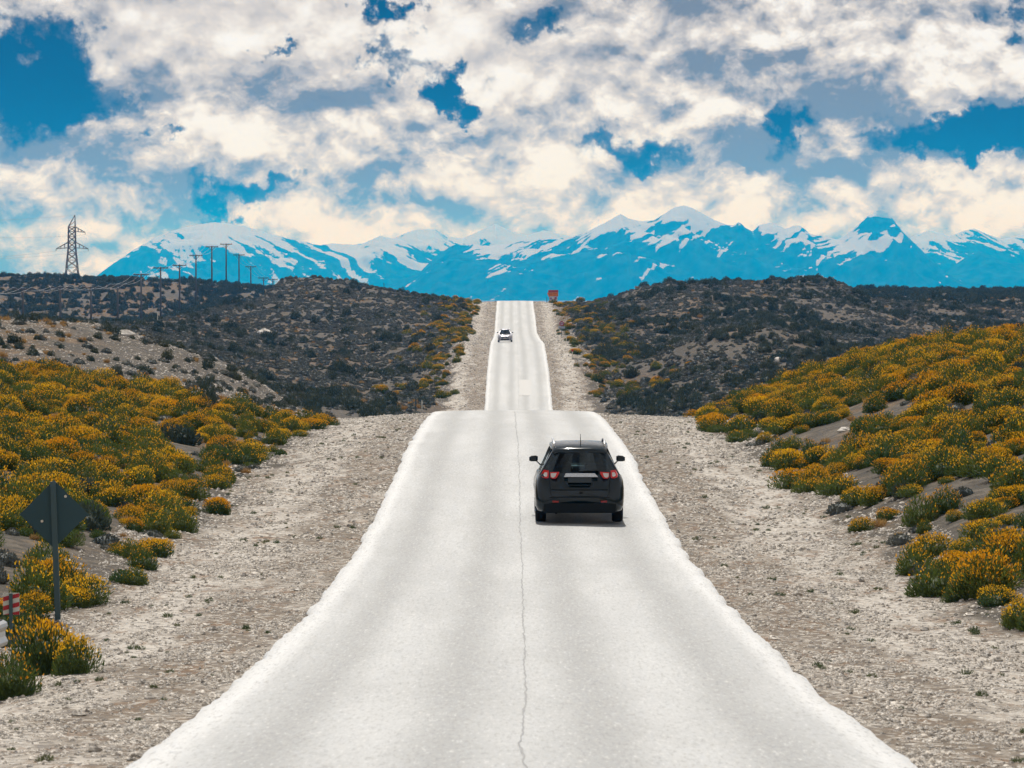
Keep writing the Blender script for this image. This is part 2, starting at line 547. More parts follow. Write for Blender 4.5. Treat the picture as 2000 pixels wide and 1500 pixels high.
def make_ground_mat():
    m = mat('ground_soil', (.3, .25, .2), 0.9, spec=0.25)
    N, b, out = nodes_of(m)
    pos, g = grass_noise_coords(N)
    at = N.n('ShaderNodeAttribute', attribute_name='zone')      # r gravel shoulder, g rocky scree, b dry grass
    sp = N.n('ShaderNodeSeparateColor'); N.put(sp.inputs[0], at.outputs['Color'])
    n_big = N.noise(pos, 0.16, 4, .55)
    n_mid = N.noise(pos, 0.9, 5, .6)
    n_fine = N.noise(pos, 9.0, 6, .65)
    n_clod = N.noise(pos, 2.2, 5, .7)
    n_st = N.n('ShaderNodeTexVoronoi', feature='F1'); N.put(n_st.inputs['Vector'], pos); n_st.inputs['Scale'].default_value = 11
    soil = N.mix(N.ramp(n_mid, .35, .65), (.050, .042, .032), (.105, .088, .066))
    soil = N.mix(N.ramp(n_fine, .40, .70, 0, .45), soil, (.22, .19, .16))
    scree = N.mix(N.ramp(n_fine, .38, .62), (.050, .045, .040), (.135, .120, .103))
    scree = N.mix(N.ramp(n_big, .42, .66, 0, .45), scree, (.12, .085, .052))
    dry = N.mix(N.ramp(n_mid, .3, .7), (.10, .06, .030), (.20, .13, .066))
    # shoulder gravel : packed pale track, browner patches of dead weeds, dark stones
    stretch = N.mapping(pos, (1.0, .33, 1.0))
    n_tr = N.noise(stretch, .85, 5, .62, .4)
    n_tr2 = N.noise(stretch, 2.3, 4, .6)
    gx = N.n('ShaderNodeSeparateXYZ'); N.put(gx.inputs[0], pos)
    lat = N.math('ABSOLUTE', N.math('SUBTRACT', N.math('ABSOLUTE', N.math('SUBTRACT', gx.outputs[0], .2)), 5.9))
    strip = N.math('SUBTRACT', N.ramp(lat, 1.5, .2, 0, .20), .06)
    grav = N.mix(N.ramp(N.math('ADD', n_tr, strip), .40, .66), (.155, .125, .095), (.42, .39, .35))
    grav = N.mix(N.ramp(n_tr2, .50, .68, 0, .8), grav, (.165, .10, .055))
    stc = N.n('ShaderNodeSeparateColor'); N.put(stc.inputs[0], n_st.outputs['Color'])
    grav = N.mix(N.ramp(stc.outputs[0], .55, 1.0, 0, .8), grav, (.10, .09, .085))
    grav = N.mix(N.ramp(stc.outputs[1], .70, 1.0, 0, .7), grav, (.58, .55, .50))
    c = N.mix(sp.outputs[1], soil, scree)
    c = N.mix(sp.outputs[2], c, dry)
    c = N.mix(N.ramp(n_clod, .56, .40, 0, .8), c, (.040, .034, .030))
    c = N.mix(N.ramp(N.noise(pos, .55, 5, .7), .54, .42, 0, .6), c, (.055, .050, .040))
    gm = N.ramp(N.math('ADD', sp.outputs[0], N.math('MULTIPLY', N.math('SUBTRACT', n_mid, .5), .9)), .32, .68)
    c = N.mix(gm, c, grav)
    N.put(b.inputs['Base Color'], c)
    bp = N.n('ShaderNodeBump')
    bp.inputs['Strength'].default_value = 0.9
    bp.inputs['Distance'].default_value = 0.06
    hgt = N.math('ADD', N.math('MULTIPLY', n_fine, .8), N.math('MULTIPLY', n_st.outputs['Distance'], -.7))
    N.put(bp.inputs['Height'], hgt)
    N.put(b.inputs['Normal'], bp.outputs[0])
    return m


def make_road_mat():
    m = mat('road_asphalt', (.3, .3, .3), 0.5, spec=0.5)
    N, b, out = nodes_of(m)
    uv = N.n('ShaderNodeUVMap', uv_map='lane').outputs[0]
    sp = N.n('ShaderNodeSeparateXYZ'); N.put(sp.inputs[0], uv)
    u = sp.outputs[0]
    st = N.mapping(uv, (1.0, .12, 1.0))
    st2 = N.mapping(uv, (.55, .045, 1.0))
    n1 = N.noise(st, 1.6, 5, .55)
    n2 = N.noise(st2, 1.5, 4, .55)
    pos = N.n('ShaderNodeNewGeometry').outputs['Position']
    fine = N.noise(pos, 30, 5, .75)
    grain = N.noise(N.mapping(pos, (1, .10, 1)), 24, 3, .75)
    bands = N.noise(N.mapping(uv, (.30, .10, 1.0)), 1.6, 5, .6)
    uw = N.math('ADD', u, N.math('MULTIPLY', N.math('SUBTRACT', n1, .5), .34))
    au = N.math('ABSOLUTE', uw)
    # worn wheel tracks are darker, the crown of each lane and the dusty margins paler
    def bump(cx, wd):
        return N.ramp(N.math('ABSOLUTE', N.math('SUBTRACT', au, cx)), wd, 0.0)
    track = N.math('MAXIMUM', bump(0.72, .62), bump(2.25, .62))
    edge = N.ramp(au, 2.82, 3.14)
    base = N.mix(N.ramp(n2, .35, .65), (.325, .336, .342), (.40, .412, .418))
    base = N.mix(N.ramp(bands, .45, .72, 0, .30), base, (.22, .223, .22))
    base = N.mix(N.math('MULTIPLY', track, .75), base, (.205, .213, .217))
    base = N.mix(N.math('MULTIPLY', edge, .85), base, (.56, .57, .575))
    base = N.mix(N.ramp(fine, .35, .75, 0, .3), base, (.48, .48, .47))
    base = N.mix(N.ramp(fine, .45, .25, 0, .75), base, (.12, .12, .118))
    base = N.mix(N.ramp(grain, .50, .30, 0, .55), base, (.17, .17, .168))
    base = N.mix(N.ramp(grain, .56, .74, 0, .5), base, (.62, .62, .61))
    N.put(b.inputs['Base Color'], base)
    N.put(b.inputs['Roughness'], N.ramp(track, 0, 1, .52, .62))
    bp = N.n('ShaderNodeBump')
    bp.inputs['Strength'].default_value = .35
    bp.inputs['Distance'].default_value = .01
    N.put(bp.inputs['Height'], fine)
    N.put(b.inputs['Normal'], bp.outputs[0])
    return m


def make_mountain_mat(ang, nm):
    m = mat(nm, (.08, .09, .10), 1.0, spec=0.0)
    N, b, out = nodes_of(m)
    g = N.n('ShaderNodeNewGeometry')
    pos = g.outputs['Position']
    at = N.n('ShaderNodeAttribute', attribute_name='alt').outputs['Fac']       # height share of the ridge above
    sn = N.n('ShaderNodeAttribute', attribute_name='snowbias').outputs['Fac']
    nz = N.n('ShaderNodeSeparateXYZ'); N.put(nz.inputs[0], g.outputs['Normal'])
    st = N.mapping(N.mapping(pos, rot=(0, R(ang), 0)), (.24, .3, 1.0))
    n1 = N.noise(st, .0115, 6, .60, .35)
    st2 = N.mapping(N.mapping(pos, rot=(0, R(ang * 1.6), 0)), (.5, .4, 1.0))
    n2 = N.noise(st2, .022, 5, .6)
    f = N.math('ADD', N.math('SUBTRACT', N.ramp(at, .28, .95, 0, .95), .03), N.math('MULTIPLY', N.math('SUBTRACT', n1, .5), 1.6))
    f = N.math('ADD', f, N.math('MULTIPLY', N.math('SUBTRACT', n2, .5), .9))
    f = N.math('ADD', f, N.math('MULTIPLY', N.math('SUBTRACT', nz.outputs[2], .93), 1.6))
    f = N.math('ADD', f, sn)
    f = N.math('ADD', f, N.math('MULTIPLY', N.n('ShaderNodeAttribute', attribute_name='relief').outputs['Fac'], 0.66))
    s = N.ramp(f, .62, .70)
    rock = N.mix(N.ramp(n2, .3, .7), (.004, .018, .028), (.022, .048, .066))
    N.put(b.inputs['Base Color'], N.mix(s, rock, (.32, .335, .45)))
    return m


GROUND = make_ground_mat()
ROADM = make_road_mat()
MOUNT_A = make_mountain_mat(26, 'mountain_rock')
MOUNT_B = make_mountain_mat(-30, 'mountain_snowfields')


# ------------------------------------------------------------------ ground sheet
def build_ground():
    zs = [-60.0]
    while zs[-1] < 27200:
        z = zs[-1]
        zs.append(z + (0.45 if z < 20 else max(0.28, 0.0052 * z) if z < 1600 else 0.04 * z))
    zs = np.array(zs)
    s = np.linspace(-1, 1, 330)
    s = np.sign(s) * (0.35 * np.abs(s) + 0.65 * np.abs(s) ** 2.0)
    A = 22 + 0.26 * np.clip(zs, 0, None)
    Xg = road_x(zs)[:, None] + s[None, :] * A[:, None]
    Zg = np.repeat(zs[:, None], len(s), 1)
    h = ground_z(Xg, Zg)
    nr, nc = Xg.shape
    verts = np.stack([Xg.ravel(), Zg.ravel(), h], 1)
    idx = np.arange(nr * nc).reshape(nr, nc)
    faces = np.stack([idx[:-1, :-1], idx[:-1, 1:], idx[1:, 1:], idx[1:, :-1]], -1).reshape(-1, 4)
    me = bpy.data.meshes.new('ground')
    me.vertices.add(len(verts)); me.vertices.foreach_set('co', verts.ravel())
    me.loops.add(faces.size); me.loops.foreach_set('vertex_index', faces.ravel().astype(np.int32))
    me.polygons.add(len(faces))
    me.polygons.foreach_set('loop_start', np.arange(0, faces.size, 4, dtype=np.int32))
    me.polygons.foreach_set('loop_total', np.full(len(faces), 4, dtype=np.int32))
    me.polygons.foreach_set('use_smooth', np.ones(len(faces), dtype=bool))
    me.update(calc_edges=True)
    X, Z = verts[:, 0], verts[:, 1]
    c = np.ones((len(verts), 4), np.float32)
    c[:, 0], c[:, 1], c[:, 2] = zone(X, Z)
    ca = me.color_attributes.new('zone', 'FLOAT_COLOR', 'POINT')
    ca.data.foreach_set('color', c.ravel())
    me.materials.append(GROUND)
    o = bpy.data.objects.new('ground', me); col.objects.link(o)
    tag(o, 'dry stony steppe ground with gravel shoulders and scrubby hills', kind='structure')
    return o


def zone(X, Z):
    """what covers the ground: gravel shoulder, rocky scree, dry grass (0..1 each)"""
    a = np.abs(X - road_x(Z))
    n = fbm(X / 3.0, Z / 5.0, 3, 21)
    sh = np.where(Z < 1500, 1 - sstep(a + .8 * n * np.clip(Z / 120, .5, 1), 6.6, 8.0), 0)
    sh = np.where(Z > 280, 1 - sstep(a + 1.2 * n, 5.6, 8.5), sh)
    # stony spur behind the left bank, bare patch on the right bank, stony hill tops
    scree = sstep(Z, 152, 165) * (1 - sstep(Z, 225, 260)) * (X < -8)
    scree = np.maximum(scree, np.exp(-(((X - 13.2) / 1.3) ** 2 + ((Z - 143) / 5) ** 2)) * 1.4)
    scree = np.maximum(scree, sstep(Z, 300, 340) * (1 - sstep(Z, 770, 830)) * (0.55 + 0.5 * fbm(X / 12, Z / 30, 3, 31)))
    scree = np.where((Z > 150) & (Z < 262) & (X < -8), scree * .55, scree)
    d = fbm(X / 16, Z / 45, 3, 41)
    dry = sstep(d, .15, .5) * sstep(Z, 280, 420) * .7
    dry = np.maximum(dry, sstep(Z, 780, 900) * sstep(d, -.35, .1) * .9)
    dry = np.maximum(dry, sstep(Z, 160, 175) * (1 - sstep(Z, 225, 260)) * sstep(-X, 19, 22.5) * sstep(fbm(X / 2.5, Z / 5, 2, 45), -.3, .2) * .9)
    dry = np.maximum(dry, sstep(fbm(X / 2.2, Z / 4, 3, 51), .25, .5) * (Z < 170) * .7)
    return np.clip(sh, 0, 1), np.clip(scree, 0, 1), np.clip(dry, 0, 1)


ground = build_ground()


def build_road():
    zs = [-60.0]
    while zs[-1] < 830:
        zs.append(zs[-1] + max(0.3, 0.004 * zs[-1]))
    zs = np.array(zs)
    us = np.array([-1, -.985, -.93, -.85, -.7, -.5, -.3, -.12, 0, .12, .3, .5, .7, .85, .93, .985, 1])
    hl = ROAD_W / 2 + 0.06 * fbm(zs / 1.7, zs * 0 + 3.3, 4, 61) + .012 * fbm(zs / .5, zs * 0 + 1.3, 2, 63)
    hr = ROAD_W / 2 + 0.06 * fbm(zs / 1.9, zs * 0 + 8.1, 4, 62) + .012 * fbm(zs / .5, zs * 0 + 5.3, 2, 64)
    V, UV = [], []
    for i, z in enumerate(zs):
        rx, rh = float(road_x(z)), float(road_h([z])[0])
        for u in us:
            x = u * (hl[i] if u < 0 else hr[i])
            e = 0.09 if abs(u) > .99 else (0.012 if abs(u) > .97 else 0)
            V.append((rx + x, z, CZ + rh + 0.05 * (1 - abs(u)) - e + 0.012 * math.sin(x * 1.9 + z * .07)))
            UV.append((x, z))
    n = len(us)
    fs = [(i * n + j, i * n + j + 1, (i + 1) * n + j + 1, (i + 1) * n + j) for i in range(len(zs) - 1) for j in range(n - 1)]
    o = mesh_obj('road', V, fs, ROADM, smooth=True)
    uvl = o.data.uv_layers.new(name='lane')
    li = np.zeros(len(o.data.loops), np.int32); o.data.loops.foreach_get('vertex_index', li)
    uvl.data.foreach_set('uv', np.array(UV, np.float32)[li].ravel())
    tag(o, 'pale sun-bleached two-lane asphalt road running over the rises', kind='structure')
    # long crack down the middle joint
    cm = mat('crack_tar', (.26, .265, .27), .8)
    V, fs = [], []
    zc = np.concatenate([np.arange(12, 155, .22), np.arange(360, 720, .9)])
    cx = .02 + .035 * fbm(zc / 6.1, zc * 0 + 2.2, 3, 71) + .022 * fbm(zc / .7, zc * 0 + 7, 2, 72)
    cw = .004 + .010 * np.clip(fbm(zc / 1.6, zc * 0 + 4, 3, 73) + .45, 0, 1)
    for i, z in enumerate(zc):
        rx, rh = float(road_x(z)), float(road_h([z])[0])
        for s in (-1, 1):
            x = cx[i] + s * cw[i]
            V.append((rx + x, z, CZ + rh + 0.05 * (1 - abs(x) / 3.35) + 0.012 * math.sin(x * 1.9 + z * .07) + .005))
    for i in range(len(zc) - 1):
        if zc[i + 1] - zc[i] < 2: fs.append((2 * i, 2 * i + 1, 2 * i + 3, 2 * i + 2))
    mesh_obj('crack', V, fs, cm, o)
    # resurfaced patches
    pm = mat('patch_pale', (.39, .39, .385), .58)
    for (z0, z1, x0, x1) in ((388, 404, .1, 1.35),):
        V, fs = [], []
        nz, nx = 12, 7
        for i in range(nz + 1):
            z = z0 + (z1 - z0) * i / nz
            rx, rh = float(road_x(z)), float(road_h([z])[0])
            for j in range(nx + 1):
                x = x0 + (x1 - x0) * j / nx + (.07 * random.uniform(-1, 1) if j in (0, nx) else 0)
                V.append((rx + x, z + (.3 * random.uniform(-1, 1) if i in (0, nz) else 0), CZ + rh + 0.05 * (1 - abs(x) / 3.35) + 0.012 * math.sin(x * 1.9 + z * .07) + .009))
        fs = [(i * (nx + 1) + j, i * (nx + 1) + j + 1, (i + 1) * (nx + 1) + j + 1, (i + 1) * (nx + 1) + j) for i in range(nz) for j in range(nx)]
        mesh_obj('repair_patch', V, fs, pm, o)
    return o


road = build_road()


# ------------------------------------------------------------------ mountains
def h_est(t, H):
    return (H[:, None] + 135) * t ** 1.15


def mountain(label, Zr, sky, depth, seed, bias, rough=1.0, local=()):
    sx = np.array([(p[0] - 1000) * Zr / F for p in sky]); sh = np.array([(HY - p[1]) * Zr / F for p in sky])
    x0, x1 = sx[0], sx[-1]
    local = list(local)
    nx, nv = int(min(1100, max(220, (x1 - x0) / 7))), 131
    X = np.linspace(x0, x1, nx)
    H = np.interp(X, sx, sh)
    H = H + rough * (4.0 * fbm(X / 70, X * 0 + seed, 4, seed) - 2.5 * np.abs(gnoise(X / 28, X * 0 + seed, seed + 2)))
    v = np.linspace(-1, 1, nv)            # -1 front foot, 0 ridge, 1 back foot
    foot = -135.0
    Xg = np.repeat(X[:, None], nv, 1); vg = np.repeat(v[None, :], nx, 0)
    # the ridge line itself wanders, so spurs run diagonally
    yy = Zr + vg * depth
    t = 1 - np.abs(vg)
    skew = Xg + vg * depth * .55
    sm = np.interp(X, sx, sh)
    k = 61
    smooth = np.convolve(np.pad(sm, k // 2, mode='edge'), np.ones(k) / k, mode='valid')[:nx]
    Hloc = H[:, None] * (t ** 2.2) + smooth[:, None] * (1 - t ** 2.2)
    prof = t ** 1.15
    r = ridged(skew / 620, yy / 1000, 5, seed + 3) * .5 + ridged(skew / 230, yy / 420, 4, seed + 9) * .22
    sgn_ = 1.0 if bias > .2 else -1.0
    he = h_est(t, H)
    below = H[:, None] + 135 - he
    sk2 = Xg + sgn_ * he * 1.6 + 25 * gnoise(Xg / 120, below / 90, seed + 5)
    rf = gnoise(sk2 / 62, below / 420, seed + 21) + .6 * gnoise(sk2 / 26, below / 230, seed + 27) + .8 * gnoise(Xg / 330 + seed, below / 260, seed + 31)
    env = np.sin(np.pi * np.clip(t, 0, 1)) * 1.0
    h = foot + (Hloc - foot) * prof
    h = h + env * r * (Hloc - foot) * .24 * rough
    # nothing behind or before the crest may rise above it as seen from afar
    lim = foot + (H[:, None] - foot) * np.clip(t ** .55, 0, 1) * (yy / Zr) ** 1.0
    lim = np.where(t > .995, H[:, None], np.minimum(lim, H[:, None] * np.minimum(yy / Zr, 1.0) + 0 - 2.0 * (1 - t)))
    h = np.minimum(h, np.where(H[:, None] > 0, lim, h))
    V = np.stack([Xg, yy, h + CZ], -1).reshape(-1, 3)
    idx = np.arange(nx * nv).reshape(nx, nv)
    faces = np.stack([idx[:-1, :-1], idx[1:, :-1], idx[1:, 1:], idx[:-1, 1:]], -1).reshape(-1, 4)
    o = mesh_obj('mountain_range', V.tolist(), faces.tolist(), MOUNT_B if bias > .2 else MOUNT_A, smooth=True)
    at = o.data.attributes.new('alt', 'FLOAT', 'POINT')
    at.data.foreach_set('value', np.clip((h - foot) / (420 * Zr / 20000 + 135), 0, 1.3).ravel().astype(np.float32))
    rl = o.data.attributes.new('relief', 'FLOAT', 'POINT')
    rl.data.foreach_set('value', (rf - rf.mean()).ravel().astype(np.float32))
    sb = o.data.attributes.new('snowbias', 'FLOAT', 'POINT')
    up_, uy_ = 1000 + Xg / yy * F, HY - h / yy * F
    bs_ = np.full(Xg.shape, bias)
    for (cx_, cy_, rx_, ry_, a_) in local:
        bs_ = bs_ + a_ * np.exp(-((up_ - cx_) / rx_) ** 2 - ((uy_ - cy_) / ry_) ** 2)
    sb.data.foreach_set('value', bs_.ravel().astype(np.float32))
    tag(o, label, kind='structure')
    return o


mountain('jagged blue rock range with snow streaks and a square-topped peak at right', 20000,
         [(560, 600), (700, 580), (760, 556), (820, 532), (852, 500), (880, 481), (890, 477), (905, 480), (925, 477), (955, 481), (1000, 473), (1040, 470), (1062, 468), (1100, 467), (1140, 456),
          (1180, 436), (1200, 424), (1213, 418), (1228, 426), (1245, 431), (1275, 432), (1300, 415), (1318, 405), (1335, 401), (1352, 406), (1378, 420), (1400, 432), (1420, 440), (1438, 437),
          (1443, 433), (1455, 444), (1469, 453), (1482, 440), (1502, 434), (1524, 442), (1535, 446), (1550, 440), (1562, 441), (1582, 456), (1610, 462), (1635, 468), (1655, 456), (1680, 436), (1698, 419), (1712, 423),
          (1742, 427), (1752, 440), (1766, 456), (1785, 474), (1805, 494), (1835, 524), (1860, 540), (1900, 560), (2000, 590)], 1700, 5, .12,
         local=((1715, 440, 42, 17, -1.3), (1695, 482, 50, 16, .7), (1335, 422, 42, 18, .8), (1440, 455, 34, 18, -.9), (1212, 440, 40, 14, .4),
                (1100, 490, 90, 16, .4), (1500, 448, 30, 12, .5), (1560, 470, 40, 16, .4), (1790, 500, 30, 30, -.6), (890, 492, 22, 14, -.6), (960, 492, 40, 10, .5)))
mountain('blue foothill range rising at the right edge below snowy peaks', 20900,
         [(1700, 590), (1790, 560), (1835, 532), (1865, 515), (1890, 500), (1912, 491), (1930, 497), (1955, 508), (1975, 513), (2010, 516), (2080, 500), (2160, 520), (2300, 580)], 1300, 15, -.30)
mountain('broad snow-covered mountain range on the left with blue gullies', 22500,
         [(60, 600), (150, 565), (190, 540), (215, 520), (245, 498), (300, 466), (340, 450), (380, 440), (412, 434), (440, 436), (475, 441), (505, 449), (525, 456), (560, 465), (600, 474), (628, 479),
          (650, 475), (690, 478), (712, 474), (728, 467), (742, 460), (752, 463), (775, 466), (800, 474), (825, 488), (850, 500), (880, 515), (950, 545), (1050, 590)], 2000, 25, .36)
mountain('faint pale snow range behind the middle saddle', 25000,
         [(620, 560), (700, 500), (760, 472), (790, 456), (815, 448), (850, 447), (875, 462), (905, 465), (935, 452), (968, 437), (1000, 452), (1030, 460), (1060, 450), (1100, 458), (1150, 470), (1250, 540)], 2200, 35, .62, .6)
mountain('pale snowy peaks behind the right edge of the range', 23500,
         [(1680, 560), (1740, 490), (1785, 460), (1815, 449), (1835, 455), (1852, 461), (1880, 452), (1902, 446), (1925, 456), (1955, 467), (1972, 464), (1988, 460), (2030, 452), (2100, 470), (2250, 550)], 2200, 45, .45, .8)


# ------------------------------------------------------------------ plants
def leaf_mat(name, ca, cb, trans=0.45, rough=.6):
    m = bpy.data.materials.new(name); m.use_nodes = True
    t = m.node_tree; t.nodes.clear(); N = NT(t)
    out = N.n('ShaderNodeOutputMaterial')
    oi = N.n('ShaderNodeObjectInfo').outputs['Random']
    g = N.n('ShaderNodeNewGeometry')
    rnd = g.outputs['Random Per Island']
    f = N.math('ADD', N.math('MULTIPLY', oi, .6), N.math('MULTIPLY', rnd, .4))
    c = N.mix(f, ca, cb)
    d = N.n('ShaderNodeBsdfPrincipled')
    N.put(d.inputs['Base Color'], c); d.inputs['Roughness'].default_value = rough
    d.inputs['Specular IOR Level'].default_value = .25
    tr = N.n('ShaderNodeBsdfTranslucent'); N.put(tr.inputs['Color'], c)
    mx = N.n('ShaderNodeMixShader'); mx.inputs[0].default_value = trans
    t.links.new(d.outputs[0], mx.inputs[1]); t.links.new(tr.outputs[0], mx.inputs[2])
    t.links.new(mx.outputs[0], out.inputs['Surface'])
    return m


M_GREEN = leaf_mat('leaf_green', (.026, .066, .024), (.125, .15, .030), .40)
M_BLOOM = leaf_mat('blossom_yellow', (.58, .22, .008), (.70, .43, .02), .55)
M_GREY = leaf_mat('cushion_grey', (.060, .078, .078), (.16, .165, .145), .12)
M_DARK = leaf_mat('scrub_dark', (.026, .050, .042), (.085, .10, .068), .25)
M_TAN = leaf_mat('tussock_tan', (.30, .17, .055), (.46, .31, .13), .35)
M_WEED = leaf_mat('weed_green', (.05, .09, .04), (.13, .14, .06), .3)


def blades(n, seed, rad, hgt, lmin, lmax, wd, up=.5, shell=(.55, 1.0), zmin=0.02, lumps=7, lump_amp=.28, sel=None):
    r = np.random.default_rng(seed)
    lc = r.normal(size=(lumps, 3)); lc[:, 2] = np.abs(lc[:, 2]); lc /= np.linalg.norm(lc, axis=1)[:, None]
    la = r.uniform(.4, 1, lumps) * lump_amp
    d = r.normal(size=(n * 2, 3)); d[:, 2] = np.abs(d[:, 2]) + zmin
    d /= np.linalg.norm(d, axis=1)[:, None]
    if sel is not None:
        d = d[sel(d, r)]
    d = d[:n]; n = len(d)
    rr = 1 - lump_amp * .6 + (np.exp(-((1 - d @ lc.T) / .13)) * la).sum(1)
    sh = r.uniform(shell[0], shell[1], n) ** .6
    base = d * (rr * sh)[:, None] * np.array([rad, rad, hgt])
    ax = d * (1 - up) + np.array([0, 0, 1.0]) * up + r.normal(size=(n, 3)) * .28
    ax /= np.linalg.norm(ax, axis=1)[:, None]
    side = np.cross(ax, r.normal(size=(n, 3))); side /= np.linalg.norm(side, axis=1)[:, None]
    L = r.uniform(lmin, lmax, n)[:, None]; W = (wd * r.uniform(.6, 1.3, n))[:, None]
    b0 = base - ax * L * .5
    V = np.stack([b0 - side * W * .5, b0 + side * W * .5, b0 + ax * L * .65 + side * W * .6, b0 + ax * L, b0 + ax * L * .65 - side * W * .6], 1).reshape(-1, 3)
    V[:, 2] = np.maximum(V[:, 2], -.01)
    return V, np.arange(n * 5).reshape(n, 5)


def core(rad, hgt, seed):
    r = np.random.default_rng(seed)
    V = [(0, 0, hgt)]; Fc = []
    rings = [(.35, .92), (.68, .68), (.9, .3), (.95, -.02)]
    n = 9
    for k, (a, b) in enumerate(rings):
        for j in range(n):
            q = 1 + r.uniform(-.15, .15)
            V.append((rad * a * q * math.cos(2 * math.pi * j / n), rad * a * q * math.sin(2 * math.pi * j / n), hgt * b))
    for j in range(n): Fc.append((0, 1 + j, 1 + (j + 1) % n))
    for k in range(len(rings) - 1):
        for j in range(n):
            a, b = 1 + k * n + j, 1 + k * n + (j + 1) % n
            Fc.append((a, a + n, b + n, b))
    return V, Fc


def raw_mesh(name, parts, mats):
    V, Fs, mi = [], [], []
    for (v, f, k) in parts:
        o = len(V)
        V += [tuple(x) for x in v]
        for q in f:
            Fs.append(tuple(int(i) + o for i in q)); mi.append(k)
    me = bpy.data.meshes.new(name)
    me.from_pydata(V, [], Fs)
    for m in mats: me.materials.append(m)
    me.polygons.foreach_set('material_index', mi)
    me.update()
    return me


SHRUB_VAR = 7
shrub_leaf, shrub_bloom, shrub_join = [], [], []
for i in range(SHRUB_VAR):
    bl_share = (.24, .14, .40, .05, .28, .09, .015)[i]
    fv, ff = blades(1500, 100 + i, .5, .56, .06, .13, .015, .55, (.35, 1.0), lumps=9)
    cv, cf = core(.33, .36, i)
    bv, bf = blades(int(2900 * bl_share), 100 + i, .525, .60, .022, .055, .016, .5, (.72, 1.06), lumps=9,
                    sel=lambda d, r: d[:, 2] + r.normal(size=len(d)) * .16 > .60)
    shrub_leaf.append(raw_mesh('foliage', [(fv, ff, 0), (cv, cf, 0)], [M_GREEN]))
    shrub_bloom.append(raw_mesh('blossom', [(bv, bf, 0)], [M_BLOOM]))
    shrub_join.append(raw_mesh('flowering_shrub_cover', [(fv, ff, 0), (cv, cf, 0), (bv, bf, 1)], [M_GREEN, M_BLOOM]))

cushion_m, dark_m, tuft_m, weed_m = [], [], [], []
for i in range(4):
    v, f = blades(420, 300 + i, .5, .42, .06, .11, .035, .3, (.7, 1.0), lumps=6, lump_amp=.2)
    c = core(.42, .36, 40 + i)
    cushion_m.append(raw_mesh('cushion_plant', [(v, f, 0), (c[0], c[1], 0)], [M_GREY]))
    v, f = blades(520, 400 + i, .5, .60, .08, .17, .035, .5, (.45, 1.0), lumps=8, lump_amp=.35)
    c = core(.36, .42, 60 + i)
    dark_m.append(raw_mesh('dark_shrub', [(v, f, 0), (c[0], c[1], 0)], [M_DARK]))
    v, f = blades(150, 500 + i, .35, .30, .22, .42, .016, .6, (.2, .8), lumps=3, lump_amp=.1)
    tuft_m.append(raw_mesh('grass_tuft', [(v, f, 0)], [M_TAN]))
    v, f = blades(110, 600 + i, .45, .35, .12, .26, .03, .5, (.2, 1.0), lumps=4)
    weed_m.append(raw_mesh('weed', [(v, f, 0)], [M_WEED]))


def stuff_cloud(name, pts, meshes, label, cat=None):
    """pts: rows of x y z rot scale_xy scale_z variant ; one object that shows a plant or stone at each point"""
    pts = np.asarray(pts, float)
    src = bpy.data.collections.new(name + '_sources')
    for k, me in enumerate(meshes):
        src.objects.link(bpy.data.objects.new('%s_source_%02d' % (name, k), me))
    me = bpy.data.meshes.new(name)
    me.vertices.add(len(pts)); me.vertices.foreach_set('co', pts[:, :3].ravel())
    a = me.attributes.new('rot', 'FLOAT_VECTOR', 'POINT'); a.data.foreach_set('vector', np.stack([pts[:, 3] * 0, pts[:, 3] * 0, pts[:, 3]], 1).ravel())
    a = me.attributes.new('scl', 'FLOAT_VECTOR', 'POINT'); a.data.foreach_set('vector', np.stack([pts[:, 4], pts[:, 4], pts[:, 5]], 1).ravel())
    a = me.attributes.new('pick', 'INT', 'POINT'); a.data.foreach_set('value', pts[:, 6].astype(np.int32))
    o = bpy.data.objects.new(name, me); col.objects.link(o)
    ng = bpy.data.node_groups.new(name, 'GeometryNodeTree')
    ng.interface.new_socket('Geometry', in_out='INPUT', socket_type='NodeSocketGeometry')
    ng.interface.new_socket('Geometry', in_out='OUTPUT', socket_type='NodeSocketGeometry')
    gi = ng.nodes.new('NodeGroupInput'); go = ng.nodes.new('NodeGroupOutput')
    ip = ng.nodes.new('GeometryNodeInstanceOnPoints')
    ci = ng.nodes.new('GeometryNodeCollectionInfo')
    ci.inputs['Collection'].default_value = src
    ci.inputs['Separate Children'].default_value = True
    ci.inputs['Reset Children'].default_value = True

    def na(nm, ty):
        k = ng.nodes.new('GeometryNodeInputNamedAttribute'); k.data_type = ty
        k.inputs['Name'].default_value = nm
        return k.outputs['Attribute']
    ip.inputs['Pick Instance'].default_value = True
    L = ng.links.new
    L(gi.outputs[0], ip.inputs['Points']); L(ci.outputs[0], ip.inputs['Instance'])
    L(na('pick', 'INT'), ip.inputs['Instance Index'])
    er = ng.nodes.new('FunctionNodeEulerToRotation'); L(na('rot', 'FLOAT_VECTOR'), er.inputs[0])
    L(er.outputs[0], ip.inputs['Rotation'])
    L(na('scl', 'FLOAT_VECTOR'), ip.inputs['Scale'])
    L(ip.outputs[0], go.inputs[0])
    md = o.modifiers.new('scatter', 'NODES'); md.node_group = ng
    tag(o, label, cat, kind='stuff')
    return o


